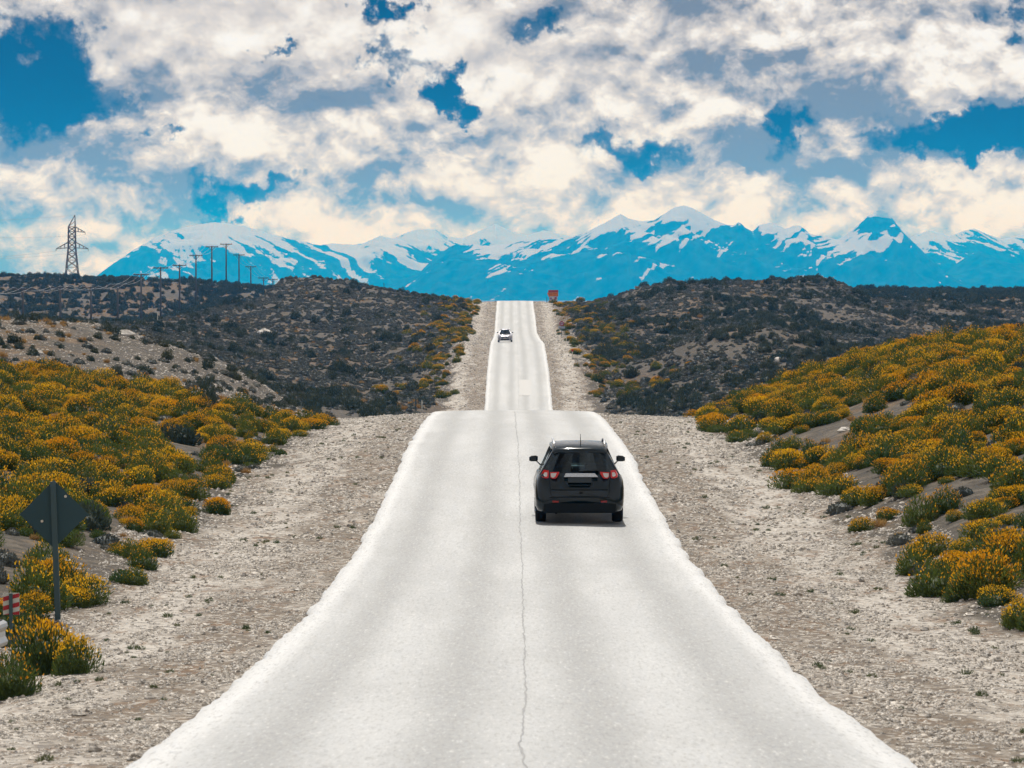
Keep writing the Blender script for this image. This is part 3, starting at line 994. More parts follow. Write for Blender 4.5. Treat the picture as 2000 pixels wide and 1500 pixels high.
def scatter(n, x0, x1, z0, z1, prob, smin, smax, seed, zbias=1.0):
    r = np.random.default_rng(seed)
    Z = z0 + (z1 - z0) * r.random(n) ** zbias
    X = x0 + (x1 - x0) * r.random(n)
    keep = r.random(n) < prob(X, Z)
    X, Z = X[keep], Z[keep]
    z = ground_z(X, Z)
    s = smin + (smax - smin) * r.random(len(X)) ** 1.6
    return np.stack([X, Z, z, r.random(len(X)) * 6.283, s, s * r.uniform(.75, 1.15, len(X)), r.integers(0, 99, len(X))], 1)


def infr(X, Z, m=1.25, ex=3.0):
    return np.abs(X) < (1000 * Z / F) * m + ex


# --- flowering shrubs
def p_yellow(X, Z):
    a = np.abs(X - road_x(Z))
    near = (a > 7.35 + .9 * fbm(X / 3, Z / 4, 2, 81)) & (Z < 172)
    left_end = np.where(X < 0, 1 - sstep(Z + .22 * (X + 9), 146, 156), 1)
    bare = 1 - np.exp(-(((X - 13.2) / 1.3) ** 2 + ((Z - 143) / 4.5) ** 2)) * 1.2
    bare = bare - 1.1 * np.exp(-(((X - 9.4) / 1.5) ** 2 + ((Z - 118) / 7) ** 2))
    cl = sstep(fbm(X / 2.2, Z / 3.0, 3, 83), -.35, .15) * (.55 + .45 * sstep(a, 8, 10.5)) + .15 * sstep(a, 9, 12)
    p = near * left_end * np.clip(bare, 0, 1) * np.clip(cl, 0, 1)
    far = (a > 6.5) & (Z > 330)
    band = np.where(X < 0, np.exp(-((a - 9.5) / 3.5) ** 2), np.exp(-((a - 10.5) / 4.0) ** 2))
    pf = far * band * sstep(fbm(X / 4, Z / 14, 3, 85), -.25, .15) * np.where(X < 0, 1.0, .9) * sstep(Z, 372, 392)
    return np.maximum(p, pf) * infr(X, Z)


ys = np.concatenate([scatter(6500, -32, -6, 40, 172, p_yellow, .42, 1.25, 201),
                     scatter(8200, 6, 38, 40, 172, p_yellow, .42, 1.3, 202),
                     scatter(6500, -26, 27, 330, 730, p_yellow, .7, 1.7, 203)])
ys[:, 5] *= .88
_pn = fbm(ys[:, 0] / 2.2, ys[:, 1] / 3.0, 3, 87) + rng.normal(size=len(ys)) * .28
ys[:, 6] = np.where(_pn > .45, rng.choice([2, 0, 4], len(ys)), np.where(_pn > .12, rng.choice([0, 1, 4, 5], len(ys)), rng.choice([3, 5, 6, 1, 3], len(ys))))
# hand-placed shrubs that stand clear on the gravel
SPECIAL = [
    (86, 1318, .95, 1.30, 0, 'large orange-tipped shrub at the foot of the diamond sign post'),
    (142, 1318, .62, .80, 4, 'rounded orange shrub on the gravel just right of the sign-foot shrub'),
    (18, 1365, .80, .8, 3, 'green shrub with few flowers in the lower left corner'),
    (425, 1006, .75, .75, 2, 'round yellow-topped shrub standing alone on the left gravel edge'),
    (278, 1112, .72, .62, 3, 'low green shrub alone on the gravel right of the diamond sign'),
    (305, 1042, .85, .72, 5, 'shrub with bright green right half between sign and lone round shrub'),
    (282, 992, .9, 1.0, 2, 'domed yellow-capped shrub with dark green front on the left verge'),
    (420, 955, .85, .7, 0, 'wide yellow-capped shrub at the gravel edge behind the lone round shrub'),
    (1492, 868, .62, .62, 4, 'small rounded yellow shrub at the gravel edge beyond the dark car'),
    (1872, 1130, .95, .85, 2, 'orange-tipped shrub at the lowest tip of the right bank'),
    (1788, 1122, .85, .75, 5, 'yellow-green shrub left of the lowest tip of the right bank'),
    (1998, 1228, .75, .75, 4, 'orange shrub cut by the right edge of the picture'),
    (1680, 985, 1.1, .8, 0, 'broad bright yellow shrub nearest the gravel on the right bank'),
    (1846, 668, 1.15, 1.25, 3, 'dark green round shrub on the skyline of the right bank'),
]


def flowering(x, y, z, rot, s, sz, v, label, group):
    e = empty('flowering_shrub', (x, y, z), rot)
    e.scale = (s, s, sz)
    for nm, lst in (('foliage', shrub_leaf), ('blossom', shrub_bloom)):
        o = bpy.data.objects.new(nm, lst[v % SHRUB_VAR]); o.parent = e; col.objects.link(o)
    tag(e, label, 'shrub', group)
    return e


sp_xy = []
for (px_, py_, s, sz, v, lab) in SPECIAL:
    x, y, z = ground_at(px_, py_, 25, 170)
    flowering(x, y, z - .02, random.random() * 6, s, sz, v, lab, None)
    sp_xy.append((x, y, s))
for (x, y, s) in sp_xy:
    ys = ys[np.hypot(ys[:, 0] - x, ys[:, 1] - y) > s * .62]
# the nearest part of the left bank beside the sign stays open stone and low growth
px_, py_ = pix(ys[:, 0], ys[:, 1], ys[:, 2])
vis = (px_ > -40) & (px_ < 2040) & (py_ < 1540)
app = ys[:, 4] / ys[:, 1]
# hidden behind the road crest ?
order = np.argsort(-(app * vis))
nsp = 300 - len(SPECIAL)
ind, rest = order[:nsp], order[nsp:]
for k in ind:
    x, y, z, r_, s, szz, v = ys[k]
    side = 'left' if x < 0 else 'right'
    a_ = abs(x)
    look = {2: 'golden-topped', 0: 'yellow-flowered', 4: 'yellow-flowered', 1: 'half-green', 5: 'half-green'}.get(int(v) % SHRUB_VAR, 'mostly green')
    size = 'large' if s > 1.1 else 'small' if s < .75 else 'medium'
    row = 'at the gravel edge of' if a_ < 9 else 'low on' if a_ < 11.5 else 'halfway up' if a_ < 15 else 'high on'
    dep = 'before the dark car' if y < 76 else 'beside the dark car' if y < 100 else 'beyond the dark car'
    if y > 300: row, dep = 'far along', 'below the far crest'
    lab = '%s %s shrub %s the %s bank, %s' % (size, look, row, side, dep)
    grp = '%s shrubs %s the %s bank' % (size, row, side)
    flowering(x, y, z - .03, r_, s, szz, int(v), lab, grp)
rs = ys[rest].copy(); rs[:, 6] %= SHRUB_VAR; rs[:, 2] -= .03
stuff_cloud('flowering_shrub_cover', rs, shrub_join, 'further yellow-flowering shrubs covering the banks and verges')


# --- grey cushion plants, dark scrub, dry tussocks, weeds
def p_grey(X, Z):
    a = np.abs(X - road_x(Z))
    n = fbm(X / 9, Z / 24, 3, 91)
    p = (a > 8.5) * sstep(Z, 320, 345) * (1 - sstep(Z, 760, 800)) * (.45 + .55 * sstep(n, -.35, .2))
    p = np.where(X > 0, p * (.85 + .15 * np.exp(-((Z - 425) / 45) ** 2)), p)
    near = (a > 7.4) * (Z < 172) * .22
    spur = (X < -8) * sstep(Z, 156, 165) * (1 - sstep(Z, 230, 260)) * .42
    return np.maximum(np.maximum(p, near), spur) * infr(X, Z, 1.15, 4)


def p_dark(X, Z):
    a = np.abs(X - road_x(Z))
    n = fbm(X / 22, Z / 60, 3, 95)
    p = (a > 9) * sstep(Z, 300, 330) * (.10 + .9 * sstep(n, -.12, .3)) * np.where(X > 0, .7, .26)
    belt = np.where(X < 0, np.exp(-((Z - 352) / 22) ** 2) * (a > 11) * (a < 26), np.exp(-((Z - 372) / 26) ** 2) * (a > 11) * (a < 60))
    p = np.maximum(p, belt)
    plat = sstep(Z, 1000, 1100) * sstep(n, -.5, -.1)
    p = np.maximum(p, plat)
    p = np.maximum(p, sstep(Z, 780, 860) * (.25 + .75 * sstep(n, -.35, 0.05)))
    p = np.maximum(p, (X > 0) * sstep(Z, 900, 1000) * .9)
    spur = (X < -8) * sstep(Z, 158, 166) * (1 - sstep(Z, 230, 260)) * .34
    p = np.maximum(p, (a > 8.2) * (Z < 172) * .16 * sstep(fbm(X / 3, Z / 5, 2, 97), -.1, .3))
    return np.maximum(p, spur) * infr(X, Z, 1.15, 4)


def p_tuft(X, Z):
    a = np.abs(X - road_x(Z))
    _, _, d = zone(X, Z)
    return (a > 7.6) * np.clip(d * .9 + .04, 0, 1) * infr(X, Z, 1.1, 3)


gp = np.concatenate([scatter(110000, -110, 110, 318, 800, p_grey, .4, 1.15, 211), scatter(9000, -36, 36, 40, 262, p_grey, .3, .75, 212)])
gp[:, 6] %= 4; gp[:, 2] -= .03
dp = np.concatenate([scatter(30000, -125, 125, 300, 800, p_dark, .6, 1.9, 221), scatter(30000, -215, 215, 780, 1420, p_dark, .9, 2.6, 222),
                     scatter(1500, -36, -8, 156, 262, p_dark, .3, .8, 223), scatter(2600, -32, 36, 45, 156, p_dark, .5, 1.2, 224)])
dp[:, 6] %= 4; dp[:, 2] -= .05
tp = np.concatenate([scatter(9000, -40, 40, 45, 262, p_tuft, .35, .75, 231), scatter(22000, -150, 150, 320, 1250, p_tuft, .6, 1.5, 232)])
tp[:, 6] %= 4


def individuals(arr, meshes, n, name, cat, labeler):
    a, b, z = arr[:, 0], arr[:, 1], arr[:, 2]
    u, w = pix(a, b, z)
    ok = (u > 0) & (u < 2000) & (w < 1500)
    order = np.argsort(-(arr[:, 4] / arr[:, 1] * ok))
    for k in order[:n]:
        x, y, z_, r_, s, sz, v = arr[k]
        o = bpy.data.objects.new(name, meshes[int(v)])
        o.location = (x, y, z_); o.rotation_euler = (0, 0, r_); o.scale = (s, s, sz)
        col.objects.link(o)
        lab, grp = labeler(x, y)
        if name == 'dark_shrub': lab = ('large dark ' if s > 1.45 or y < 300 and s > .8 else 'small dark ') + lab
        tag(o, lab, cat, grp)
    return arr[order[n:]]


def where(x, y):
    side = 'left' if x < 0 else 'right'
    a_ = abs(x)
    if y < 156 or (x > 0 and y < 200):
        row = 'at the foot of' if a_ < 9.5 else 'halfway up' if a_ < 14 else 'high on'
        dep = 'before the dark car' if y < 76 else 'beside the dark car' if y < 100 else 'beyond the dark car'
        return '%s the %s bank, %s' % (row, side, dep), side + ' bank'
    if y < 270:
        return 'on the %s part of the stony spur at left' % ('lower' if a_ < 17 else 'upper'), 'stony spur'
    band = 'below' if y < 400 else 'halfway up' if y < 580 else 'atop' if y < 780 else 'on the plateau behind'
    off = 'close to the road' if a_ < 18 else 'a little off the road' if a_ < 27 else 'well off the road' if a_ < 36 else 'far off the road' if a_ < 48 else 'at its outer side'
    return '%s the far %s hill, %s' % (band, side, off), 'far %s hill' % side


def labeler(look):
    def f(x, y):
        w_, g_ = where(x, y)
        return look + ' ' + w_, look + ' plants of the ' + g_
    return f


gp = individuals(gp, cushion_m, 90, 'cushion_plant', 'shrub', labeler('low grey cushion'))
dp = individuals(dp, dark_m, 150, 'dark_shrub', 'shrub', labeler('scrub bush'))
stuff_cloud('cushion_plant_cover', gp, cushion_m, 'grey cushion plants covering the middle hills')
stuff_cloud('dark_scrub_cover', dp, dark_m, 'dark green scrub spread over the far hills')
stuff_cloud('dry_grass', tp, tuft_m, 'tan dry grass tussocks scattered between the shrubs')


def p_weed(X, Z):
    a = np.abs(X - road_x(Z))
    n = fbm(X / 1.6, Z / 3, 3, 101)
    return (a > 3.7) * (a < 8.2) * (.03 + .5 * sstep(n, .25, .6)) * infr(X, Z, 1.1, 2)


wp = scatter(9000, -8.5, 8.5, 26, 150, p_weed, .07, .26, 241, 1.0)
wp[:, 6] %= 4
stuff_cloud('roadside_weeds', wp, weed_m, 'small weeds sprouting from the gravel shoulders')

# --- loose stones on shoulders and spur
M_STONE = leaf_mat('stone_grey', (.035, .032, .03), (.72, .66, .58), 0.0, .5)
stone_m = []
for i in range(5):
    r = np.random.default_rng(700 + i)
    c = core(.5, .42, 80 + i)
    v = np.array(c[0]) * (1 + r.uniform(-.18, .18, (len(c[0]), 1))) * np.array([1, r.uniform(.6, .95), r.uniform(.6, 1)])
    stone_m.append(raw_mesh('stone', [(v, c[1], 0)], [M_STONE]))


def p_stone(X, Z):
    a = np.abs(X - road_x(Z))
    n = fbm(X / 1.2, Z / 3.5, 3, 111)
    return (a > 3.36 + .05 * fbm(X * 0, Z / .8, 2, 115)) * (a < 8.6) * (.16 + .84 * sstep(n + .5 * fbm(X / .5, Z / 1.2, 2, 113), -.2, .5)) * infr(X, Z, 1.08, .6)


sp1 = scatter(230000, -9, 9, 26, 82, p_stone, .016, .085, 251, 1.25)
sp2 = scatter(110000, -9.5, 9.5, 78, 165, p_stone, .03, .13, 252)
sp3 = scatter(24000, -36, -8, 152, 235, lambda X, Z: .8 * infr(X, Z, 1.1, 2), .04, .16, 253)
sp4 = scatter(16000, -10, 11, 375, 715, lambda X, Z: (np.abs(X - road_x(Z)) > 3.4) * .9, .10, .32, 254)
sp5 = scatter(700, 10, 17, 128, 155, lambda X, Z: np.exp(-(((X - 13.2) / 1.5) ** 2 + ((Z - 143) / 5) ** 2)), .06, .25, 255)
sp6 = scatter(2600, -9, 9, 26, 150, p_stone, .08, .20, 256)
sp_ = np.concatenate([sp1, sp2, sp3, sp4, sp5, sp6]); sp_[:, 6] %= 5
stuff_cloud('loose_stones', sp_, stone_m, 'loose pale and dark gravel stones on the shoulders')

M_BOULDER = mat('boulder_pale', (.52, .49, .45), .85)
BO = [(1525, 706, 1.6, 'pale boulder on the grey hump of the middle right hill'), (1446, 776, 1.5, 'pale flat boulder beside the dark scrub right of the road'),
      (516, 652, 2.4, 'pale boulder on the tan patch of the left hillside'), (896, 664, .5, 'small white rock in the left verge below the dark sign'),
      (418, 704, .9, 'pale boulder on the crest of the stony spur'), (244, 656, 1.1, 'grey boulder on the shoulder of the stony spur'),
      (553, 816, .55, 'dark rounded boulder at the foot of the stony spur'), (72, 692, .7, 'pale slab high on the stony spur at left'),
      (442, 846, .35, 'small white rock among the left bank shrubs'), (1650, 843, .5, 'white rock in the clearing on the right bank')]
for i, (px_, py_, s, lab) in enumerate(BO):
    x, y, z = ground_at(px_, py_)
    c = core(.5, .42, 90 + i)
    r = np.random.default_rng(800 + i)
    v = np.array(c[0]) * (1 + r.uniform(-.2, .2, (len(c[0]), 1))) * np.array([s, s * .7, s * .7])
    o = mesh_obj('boulder', v, c[1], M_BOULDER)
    o.location = (x, y, z - .03)
    tag(o, lab, 'boulder')

# ------------------------------------------------------------------ paints and metals
P_DARK = mat('paint_dark', (.002, .010, .015), .5, .0, .0, **{'Coat Weight': .9, 'Coat Roughness': .13})
P_SILVER = mat('paint_silver', (.32, .32, .37), .3, .3, .5, **{'Coat Weight': .8, 'Coat Roughness': .06})
BLACK_PL = mat('black_plastic', (.006, .009, .011), .55, 0, .2)
RUBBER = mat('tyre_rubber', (.008, .008, .009), .85, 0, .2)
ALLOY = mat('alloy', (.5, .5, .5), .3, .9)
CHROME = mat('chrome', (.75, .77, .78), .15, 1.0)
RAILM = mat('roof_rail_metal', (.55, .56, .57), .35, .9)
SEATM = mat('seat_cloth', (.025, .026, .028), .9)
LENS_RED = mat('lens_red', (.62, .015, .012), .15, 0, .6, **{'Coat Weight': .6})
LENS_CLEAR = mat('lens_clear', (.62, .58, .56), .12, 0, .6, **{'Coat Weight': .6})
HEADLAMP = mat('headlamp_glass', (.75, .76, .78), .08, .3, .6)
REFL = mat('reflector_red', (.25, .008, .008), .25)
PLATE = mat('plate_dark', (.016, .024, .028), .5)
GALV = mat('galvanised_steel', (.50, .52, .53), .35, .85)
SIGNBACK = mat('sign_back_grey', (.022, .062, .075), .6, .1)
POSTM = mat('sign_post_paint', (.045, .085, .095), .6)
LATTICE = mat('lattice_steel', (.13, .12, .12), .6, .4)
WOOD = mat('pole_wood', (.10, .095, .09), .85)
INSUL = mat('insulator', (.25, .27, .27), .3)
WIRE = mat('wire', (.55, .55, .55), .3, .6)


def tinted(name, col_, fac):
    m = bpy.data.materials.new(name); m.use_nodes = True
    t = m.node_tree; t.nodes.clear(); N = NT(t)
    out = N.n('ShaderNodeOutputMaterial')
    tr = N.n('ShaderNodeBsdfTransparent'); N.put(tr.inputs[0], col_)
    gl = N.n('ShaderNodeBsdfGlossy'); gl.inputs['Roughness'].default_value = .03
    N.put(gl.inputs['Color'], (.8, .9, .95))
    fr = N.n('ShaderNodeFresnel'); fr.inputs[0].default_value = 1.45
    mx = N.n('ShaderNodeMixShader')
    t.links.new(fr.outputs[0], mx.inputs[0]); t.links.new(tr.outputs[0], mx.inputs[1]); t.links.new(gl.outputs[0], mx.inputs[2])
    t.links.new(mx.outputs[0], out.inputs['Surface'])
    return m


GLASS_DK = tinted('glass_privacy', (.46, .52, .53), 1)
GLASS_CL = tinted('glass_clear', (.86, .90, .90), 1)


# ------------------------------------------------------------------ cars (rear at y = 0, nose at y = 5.1)
def car(name, loc, rz, slope, paint, label, W=.995, scl=1.0):
    root = empty(name, loc, 0)
    root.rotation_euler = (slope, 0, rz)
    root.scale = (scl,) * 3
    tag(root, label, 'car')
    ysec = [0, .02, .07, .16, .3, .5, .62, .7, .8, .98, 1.16, 1.26, 1.34, 1.5, 2.0, 2.6, 3.2, 3.64, 3.72, 3.82, 4.0, 4.18, 4.28, 4.36, 4.55, 4.75, 4.9, 5.0, 5.07, 5.1]

    def wid(y):
        return W * float(np.interp(y, [0, .02, .07, .16, .3, .6, 1.4, 3.6, 4.3, 4.6, 4.8, 4.95, 5.05, 5.1], [.84, .885, .935, .968, .985, 1, .985, .985, 1.0, .975, .92, .84, .73, .6]))

    def rake(z):
        return float(np.interp(z, [0, .34, .40, .58, .63, .8, 1.0, 1.12, 1.2], [.12, .05, .0, .0, .055, .075, .10, .16, .20]))

    def frake(z):
        return float(np.interp(z, [0, .3, .5, .7, .9, 1.1], [-.06, 0, 0, -.03, -.12, -.3]))

    def arch(y):
        z = 0
        for yw in (.98, 4.0):
            d = abs(y - yw)
            if d < .43: z = max(z, .30 + math.sqrt(.43 ** 2 - d * d))
        return z
    rings = []
    for y in ysec:
        w = wid(y)
        zb = float(np.interp(y, [0, .15, .5, 1.4, 3.6, 4.6, 5.1], [.30, .25, .24, .22, .22, .22, .27]))
        zt = float(np.interp(y, [0, .3, 2, 3.75, 4.3, 4.8, 5.0, 5.1], [1.13, 1.13, 1.10, 1.08, 1.03, .93, .86, .78]))
        a = max(arch(y), zb)
        half = [(0, zb), (.72 * w, zb), (.725 * w, a if a > zb + .01 else zb), (.95 * w, a if a > zb + .01 else zb + .06), (.988 * w, max(zb + .17, a)),
                (w, max(.60, a + .01)), (.998 * w, max(.80, a + .02) if zt > .86 else zt - .1), (.975 * w, zt - .17), (.935 * w, zt - .06), (.87 * w, zt), (.5 * w, zt + .018), (0, zt + .028)]
        half = [(x, min(z, zt + .03)) for x, z in half]
        fr, ff = max(0, 1 - y / 1.1), max(0, 1 - (5.1 - y) / .9)
        pts = [(x, y + rake(z) * fr + frake(z) * ff, z) for x, z in half]
        rings.append([(-p[0], p[1], p[2]) for p in reversed(pts[1:])] [::-1][::-1] + pts[0:0] + [pts[0]] + pts[1:-1] + [pts[-1]])
    # ring order : left side from top to bottom, centre bottom, right side up to the centre top
    fixed = []
    for r_ in rings:
        half_n = (len(r_) - 1 + 1) // 2
        fixed.append(r_)
    body = MB().loft(fixed, True, True).build('body', paint, root, True)
    # roof
    rr = []
    for y, hw, z in ((.35, .56, 1.605), (.42, .60, 1.642), (.56, .612, 1.69), (.80, .628, 1.722), (1.4, .65, 1.742), (2.2, .655, 1.735), (2.8, .635, 1.70), (3.08, .60, 1.645)):
        rr.append([(-hw, y, z - .075), (-hw * .985, y, z - .02), (-hw * .85, y, z + .015), (-hw * .4, y, z + .035), (hw * .4, y, z + .035), (hw * .85, y, z + .015), (hw * .985, y, z - .02), (hw, y, z - .075),
                   (hw * .8, y + (.03 if y < .4 else 0), z - .045), (-hw * .8, y + (.03 if y < .4 else 0), z - .045)])
    MB().loft(rr, True, True).build('roof', paint, root, True)
    # pillars
    for s in (-1, 1):
        MB().hexa([(s * .79, .24, 1.10), (s * .895, .30, 1.09), (s * .90, .62, 1.09), (s * .80, .62, 1.10)],
                  [(s * .555, .42, 1.60), (s * .605, .46, 1.60), (s * .615, .70, 1.62), (s * .57, .70, 1.62)]).build('rear_pillar', paint, root)
        MB().hexa([(s * .82, 3.72, 1.07), (s * .875, 3.72, 1.07), (s * .86, 3.88, 1.06), (s * .80, 3.88, 1.06)],
                  [(s * .57, 2.98, 1.64), (s * .612, 2.96, 1.63), (s * .60, 3.07, 1.61), (s * .56, 3.07, 1.61)]).build('windscreen_pillar', paint, root)
        for yb in (1.52, 2.42):
            MB().hexa([(s * .84, yb - .06, 1.09), (s * .89, yb - .06, 1.09), (s * .89, yb + .06, 1.09), (s * .84, yb + .06, 1.09)],
                      [(s * .60, yb - .05, 1.66), (s * .635, yb - .05, 1.66), (s * .635, yb + .05, 1.66), (s * .60, yb + .05, 1.66)]).build('door_pillar', BLACK_PL, root)
        # side glass
        for (y0, y1, t0, t1) in ((.64, 1.46, .70, 1.47), (1.58, 2.36, 1.57, 2.37), (2.48, 3.70, 2.47, 2.97)):
            MB().hexa([(s * .868, y0, 1.10), (s * .876, y0, 1.10), (s * .876, y1, 1.10), (s * .868, y1, 1.10)],
                      [(s * .616, t0, 1.655), (s * .624, t0, 1.655), (s * .624, t1, 1.655), (s * .616, t1, 1.655)]).build('side_window', GLASS_DK, root)
        # roof rail on two feet
        MB().tube([(s * .555, .62, 1.70), (s * .56, .70, 1.775), (s * .575, 1.4, 1.81), (s * .58, 2.1, 1.81), (s * .565, 2.6, 1.78), (s * .56, 2.68, 1.70)], .024, 6).build('roof_rail', RAILM, root, True)
        # mirror
        mi = MB().loft([[(s * .90, 3.50, 1.245), (s * .90, 3.62, 1.245), (s * .90, 3.62, 1.335), (s * .90, 3.50, 1.335)],
                        [(s * .95, 3.46, 1.225), (s * .95, 3.66, 1.225), (s * .95, 3.66, 1.355), (s * .95, 3.46, 1.355)],
                        [(s * 1.05, 3.47, 1.225), (s * 1.05, 3.65, 1.225), (s * 1.05, 3.65, 1.345), (s * 1.05, 3.47, 1.345)],
                        [(s * 1.10, 3.50, 1.24), (s * 1.10, 3.60, 1.24), (s * 1.10, 3.60, 1.315), (s * 1.10, 3.50, 1.315)]], True, True).build('door_mirror', BLACK_PL, root, False)
        MB().hexa([(s * .84, 3.52, 1.12), (s * .84, 3.60, 1.12), (s * .84, 3.60, 1.16), (s * .84, 3.52, 1.16)],
                  [(s * .95, 3.53, 1.235), (s * .95, 3.59, 1.235), (s * .95, 3.59, 1.265), (s * .95, 3.53, 1.265)]).build('mirror_arm', BLACK_PL, mi)
        MB().box((s * 1.0, 3.452, 1.288), (.12, .012, .09)).build('mirror_glass', PLATE, mi)

    def ysurf(x, z):
        k = float(np.interp(z, [.4, .8, .96, 1.07, 1.13], [.99, .998, .975, .935, .87]))
        c = float(np.interp(abs(x) / (W * k), [0, .6, .84, .885, .935, .968, .985], [0, 0, .0, .02, .07, .16, .3]))
        return c + rake(z) * max(0, 1 - c / 1.1) - .05 * 0

    def panel(nm, poly, m, th=.02, parent=root, proud=.015):
        mb = MB()
        n = len(poly)
        f = lambda x, z: (x, ysurf(x, z) - proud, z)
        g = lambda x, z: (x, ysurf(x, z) + th, z)
        # fan from the middle so that the panel follows the curved surface
        return mb.prism(poly, f, g).build(nm, m, parent)
    # rear window, bowed outward
    def bow(xb0, xb1, yb, yt, zb, zt, nm, m, sgn, frame=None):
        rings = []
        for i in range(9):
            t = i / 8 * 2 - 1
            bwd = sgn * .05 * (1 - t * t)
            rings.append([(t * xb0, yb + bwd, zb), (t * xb1, yt + bwd * .6, zt), (t * xb1, yt + bwd * .6 - sgn * .01, zt), (t * xb0, yb + bwd - sgn * .01, zb)])
        return MB().loft(rings, True, True).build(nm, m, root, False)
    bow(.80, .575, .245, .40, 1.155, 1.60, 'rear_window', GLASS_DK, -1)
    bow(.81, .565, 3.90, 3.06, 1.07, 1.62, 'windscreen', GLASS_CL, 1)
    panel('rear_wiper', [(-.02, 1.165), (.42, 1.185), (.42, 1.20), (-.02, 1.185)], BLACK_PL, .02, root, .03)
    # tail lamps: outer lens on the body corner, inner lens on the hatch
    for s in (-1, 1):
        tl = panel('tail_lamp', [(s * a, z) for a, z in ((.685, 1.195), (.795, 1.205), (.85, 1.11), (.835, 1.055), (.77, 1.025), (.695, 1.03), (.683, 1.06))], LENS_RED)
        panel('lamp_lens', [(s * a, z) for a, z in ((.715, 1.15), (.77, 1.155), (.80, 1.11), (.785, 1.075), (.735, 1.06), (.715, 1.08))], LENS_CLEAR, .02, tl, .024)
        tl = panel('tail_lamp', [(s * a, z) for a, z in ((.655, 1.155), (.452, 1.165), (.455, 1.13), (.50, 1.05), (.535, 1.022), (.61, 1.02), (.65, 1.05))], LENS_RED)
        panel('lamp_lens', [(s * a, z) for a, z in ((.64, 1.135), (.51, 1.14), (.535, 1.07), (.565, 1.045), (.61, 1.043), (.635, 1.065))], LENS_CLEAR, .02, tl, .024)
        panel('bumper_reflector', [(s * a, z) for a, z in ((.46, .535), (.605, .54), (.60, .50), (.47, .495))], REFL, .02, root, .012)
        panel('hatch_seam', [(s * a, z) for a, z in ((.672, 1.02), (.662, 1.02), (.645, .70), (.60, .635), (.61, .632), (.655, .70))], BLACK_PL, .01, root, .004)
    panel('chrome_strip', [(-.345, 1.055), (.41, 1.055), (.33, 1.135), (-.31, 1.135)], CHROME, .02, root, .025)
    panel('number_plate', [(-.26, .93), (.26, .93), (.26, 1.035), (-.26, 1.035)], PLATE, .02, root, .008)
    panel('hatch_handle', [(-.22, .86), (.22, .86), (.24, .885), (-.24, .885)], BLACK_PL, .02, root, .012)
    panel('hatch_crease', [(-.62, .775), (.62, .775), (.62, .785), (-.62, .785)], BLACK_PL, .01, root, .004)
    panel('bumper_step', [(-.66, .60), (.66, .60), (.68, .618), (-.68, .618)], BLACK_PL, .03, root, .01)
    panel('lower_valance', [(-.78, .26), (.78, .26), (.80, .46), (.70, .475), (-.70, .475), (-.80, .46)], BLACK_PL, .05, root, .012)
    panel('hatch_badge', [(.03 + .045 * math.cos(a), .705 + .03 * math.sin(a)) for a in [k * math.pi / 4 for k in range(8)]], BLACK_PL, .02, root, .01)
    # nose
    def fpanel(nm, poly, m, parent=root, proud=.02):
        def yf(x, z):
            c = float(np.interp(abs(x) / W, [0, .6, .73, .84, .92, .975, 1], [5.1, 5.1, 5.05, 4.95, 4.8, 4.6, 4.3]))
            return c + frake(z) * max(0, 1 - (5.1 - c) / .9)
        return MB().prism(poly, lambda x, z: (x, yf(x, z) + proud, z), lambda x, z: (x, yf(x, z) - .05, z)).build(nm, m, parent)
    gr = fpanel('grille', [(-.48, .56), (.48, .56), (.56, .74), (-.56, .74)], BLACK_PL)
    fpanel('grille_bar', [(-.52, .645), (.52, .645), (.53, .675), (-.53, .675)], CHROME, gr, .035)
    fpanel('bumper_intake', [(-.55, .33), (.55, .33), (.50, .46), (-.50, .46)], BLACK_PL)
    fpanel('number_plate', [(-.22, .475), (.22, .475), (.22, .545), (-.22, .545)], LENS_CLEAR)
    for s in (-1, 1):
        fpanel('headlamp', [(s * .58, .66), (s * .90, .72), (s * .90, .84), (s * .78, .83), (s * .60, .76)], HEADLAMP)
        fpanel('fog_lamp', [(s * .68, .38), (s * .80, .38), (s * .80, .47), (s * .68, .47)], BLACK_PL)
    # antenna, seats, wheels
    MB().tube([(.03, .80, 1.725), (.03, .72, 1.98)], [.012, .004], 5).build('antenna', BLACK_PL, root)
    for (x, y) in ((-.40, 2.30), (.40, 2.30), (-.42, 1.35), (.42, 1.35)):
        st = MB().box((x, y, .98), (.50, .14, .60), .05).build('seat', SEATM, root)
        MB().box((x, y, 1.38), (.26, .10, .18), .04).build('headrest', SEATM, st)
    MB().box((0, 3.6, 1.06), (1.45, .5, .10), .04).build('dashboard', SEATM, root)
    for yw in (.98, 4.0):
        for s in (-1, 1):
            prof = [(-.115, .25), (-.12, .33), (-.095, .362), (-.04, .37), (.04, .37), (.095, .362), (.12, .33), (.115, .25)]
            n = 28
            rings = [[(s * .855 + a, yw + r_ * math.cos(2 * math.pi * k / n), .37 + r_ * math.sin(2 * math.pi * k / n)) for a, r_ in prof] for k in range(n)]
            rings.append(rings[0])
            wh = MB().loft(rings, True, False).build('wheel', RUBBER, root, True)
            rim = MB()
            xo = s * .855 + s * .085
            ring = [[(xo + a, yw + r_ * math.cos(2 * math.pi * k / n), .37 + r_ * math.sin(2 * math.pi * k / n)) for a, r_ in ((0, .255), (s * .02, .255), (s * .02, .225), (0, .225))] for k in range(n + 1)]
            rim.loft(ring, True, False)
            for k in range(5):
                a = k * 2 * math.pi / 5
                rim.tube([(xo, yw, .37), (xo + s * .01, yw + .24 * math.cos(a), .37 + .24 * math.sin(a))], .032, 5)
            rim.tube([(xo - s * .15, yw, .37), (xo + s * .015, yw, .37)], .06, 10)
            rim.build('rim', ALLOY, wh)
    # axle and exhaust under the tail
    MB().tube([(-.75, .98, .36), (.75, .98, .36)], .05, 8).build('rear_axle', BLACK_PL, root)
